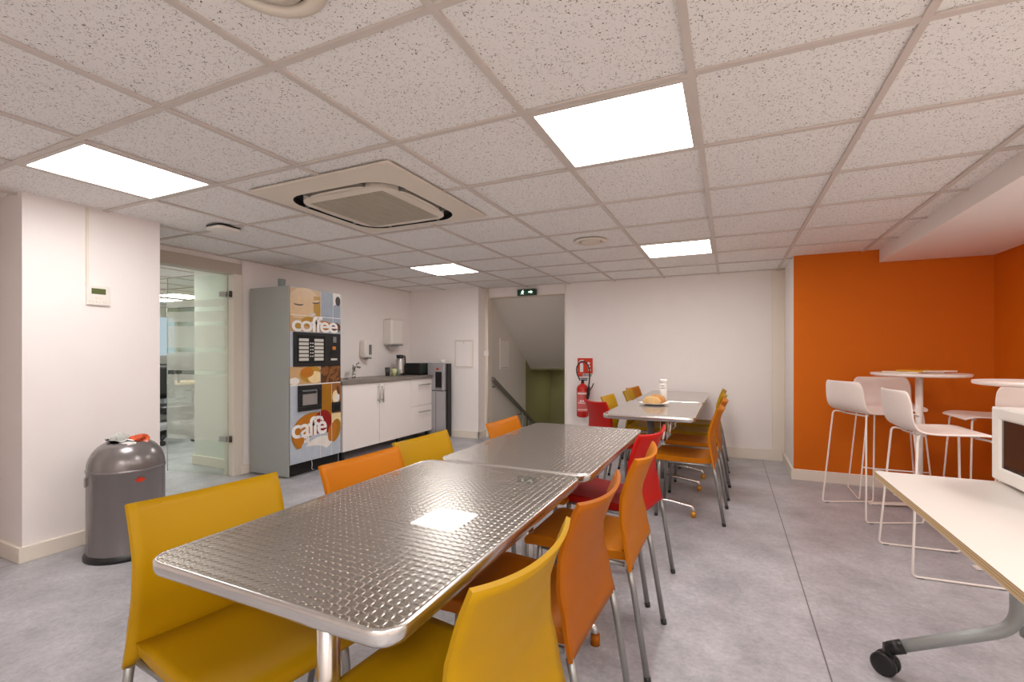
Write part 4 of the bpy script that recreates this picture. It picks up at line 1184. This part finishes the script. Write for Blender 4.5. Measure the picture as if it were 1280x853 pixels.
def magazine(x, y, rz, z, m, label, h=.011):
    t = thing('magazine', label, 'magazine', (x, y, z), rz, 'magazines on the round table')
    bm = new_bm(); add_box(bm, -.148, .148, -.104, .104, .0008, h-.0008); obj('pages', bm, 'paper', t)
    bm = new_bm(); add_box(bm, -.15, .15, -.105, .105, h-.0008, h); add_box(bm, -.15, .15, -.105, .105, 0, .0008); add_box(bm, -.1505, -.149, -.105, .105, 0, h); obj('cover', bm, m, t)
magazine(1.99, 2.93, math.radians(24), 1.0385, 'mag_white', 'pale covered magazine lying flat on the tall round table, under the yellow one')
magazine(2.08, 2.95, math.radians(33), 1.0497, 'mag_yellow', 'yellow magazine lying across the pale one on the tall round table')

# ------------------------------------------------------------------ worktable with microwave
wk = thing('worktable', 'white topped folding table on casters with plywood edge at the right', 'table', (1.60, -.23, 0))
tx0, tx1, ty0, ty1 = -.385, .415, -.80, .80
bm = new_bm(); add_box(bm, tx0, tx1, ty0, ty1, .7395, .7405); add_box(bm, tx0, tx1, ty0, ty1, .7165, .7175); obj('tabletop_laminate', bm, 'laminate', wk)
bm = new_bm(); add_box(bm, tx0+.0005, tx1-.0005, ty0+.0005, ty1-.0005, .7175, .7395); obj('tabletop_core', bm, 'ply', wk)
for y in (.755, -.755):
    bm = new_bm()
    pts = smooth_path([(-.318, y, .112), (.0, y, .255), (.0, y, .70)], .07, 6)
    add_tube(bm, pts, .021, 16); lf = obj('leg', bm, 'alu_paint', wk)
    bm = new_bm(); add_tube(bm, smooth_path([(.318, y, .112), (.015, y, .25)], .06, 6), .021, 16); obj('foot_arm', bm, 'alu_paint', wk)
    bm = new_bm(); add_box(bm, -.05, .05, y-.05, y+.04, .55, .712, bev=.006); obj('hinge_bracket', bm, 'alu_paint', wk)
    for e in (-1, 1):
        bm = new_bm(); add_tube(bm, [(e*.31, y, .115), (e*.352, y, .097)], [.025, .023], 14); add_box(bm, e*.352-.016, e*.352+.016, y-.015, y+.015, .05, .112, bev=.004)
        cs = obj('caster', bm, 'black_plastic', wk)
        for q in (-1, 1):
            bm = new_bm(); a = math.radians(35); ax = Vector((math.sin(a), math.cos(a), 0))
            c = Vector((e*.362, y, .041)); p0 = c+ax*q*.006; p1 = c+ax*q*.026
            add_tube(bm, [p0, p0+ax*q*.003, p1-ax*q*.004, p1], [.035, .041, .041, .032], 24); obj('wheel', bm, 'black_plastic', cs)
bm = new_bm(); add_box(bm, -.03, .03, -.71, .71, .66, .70, bev=.004); obj('crossbar', bm, 'alu_paint', wk)
bm = new_bm(); add_tube(bm, smooth_path([(-.20, .45, .70), (-.215, .44, .675), (-.20, .40, .665), (-.17, .30, .69)], .02), .006, 8); obj('fold_lever', bm, 'black_plastic', wk)

mw = thing('microwave', 'white microwave oven with dark glass door on the white worktable', 'microwave', (1.55, .088, .7405))
bm = new_bm(); add_box(bm, .02, .37, 0, .485, .012, .262, bev=.006); obj('case', bm, 'white_plastic', mw)
bm = new_bm()
# door frame around the window, one moulded ring
mr = []
for (ya, yb, za, zb, x) in ((.12, .485, .012, .262, .02), (.12, .485, .012, .262, .004), (.126, .479, .018, .256, 0), (.160, .445, .050, .226, .003), (.168, .437, .058, .218, .012)):
    mr.append([bm.verts.new((x, y, z)) for y, z in ((ya, za), (yb, za), (yb, zb), (ya, zb))])
for a, b in zip(mr, mr[1:]):
    for k in range(4): bm.faces.new((a[k], a[(k+1) % 4], b[(k+1) % 4], b[k]))
md = obj('door', bm, 'white_plastic', mw)
M['mw_glass'] = base_mat('microwave_window', srgb(52, 40, 38), .06); M['mw_glass'].node_tree.nodes['Principled BSDF'].inputs['Coat Weight'].default_value = .5
bm = new_bm(); add_box(bm, .010, .018, .165, .44, .055, .22); obj('window', bm, 'mw_glass', md)
bm = new_bm(); add_box(bm, 0, .02, 0, .118, .012, .262, bev=.003); obj('control_panel', bm, 'white_plastic', mw)
for z in (.19, .09):
    bm = new_bm(); add_tube(bm, [(0, .06, z), (-.018, .06, z)], [.026, .022], 20); obj('dial', bm, 'grey_plastic', mw)
for x in (.05, .33):
    for y in (.04, .445):
        bm = new_bm(); add_tube(bm, [(x, y, 0), (x, y, .013)], .014, 12); obj('foot', bm, 'black_plastic', mw)

# ------------------------------------------------------------------ light and output
w = bpy.data.worlds.new('world'); scene.world = w; w.use_nodes = True
w.node_tree.nodes['Background'].inputs[0].default_value = (.9, .95, 1, 1); w.node_tree.nodes['Background'].inputs[1].default_value = 0.05
def area(name, loc, size, power, col=(1, .96, .92), rot=(0, 0, 0)):
    l = bpy.data.lights.new(name, 'AREA'); l.energy = power; l.size = size; l.color = col; l.shape = 'SQUARE'
    o = bpy.data.objects.new(name, l); COL.objects.link(o); o.location = loc; o.rotation_euler = rot
for p_ in ((.3, -2.7), (1.4, -2.9)): area('fill_behind', (p_[0], p_[1], H-.002), .55, 24)  # unseen lamps added behind the camera to brighten the room
area('fill_right', (1.3, -1.5, H-.002), .5, 16)  # another unseen lamp, added beside the camera as fill
for y_ in (1.0, -.8): area('soffit_lamp', (2.32, y_, 1.993), .3, 12)
for p_ in ((-5.1, .9), (-5.7, 3.0), (-7.3, .3)): area('fill_office', (p_[0], p_[1], H-.002), .55, 22, (1, 1, .97))  # unseen lamps added to light the office
# lamp at the foot of the stairs
area('stair_lamp', (-1.8, 6.6, .85), .3, 1.8, (1, .95, .7))

vs_ = scene.view_settings
vs_.view_transform = 'Standard'; vs_.look = 'None'; vs_.gamma = 1; vs_.use_curve_mapping = False; vs_.exposure = -0.12
scene.cycles.max_bounces = 16; scene.cycles.diffuse_bounces = 12; scene.cycles.transparent_max_bounces = 12
scene.cycles.use_denoising = True
scene.cycles.sample_clamp_indirect = 10
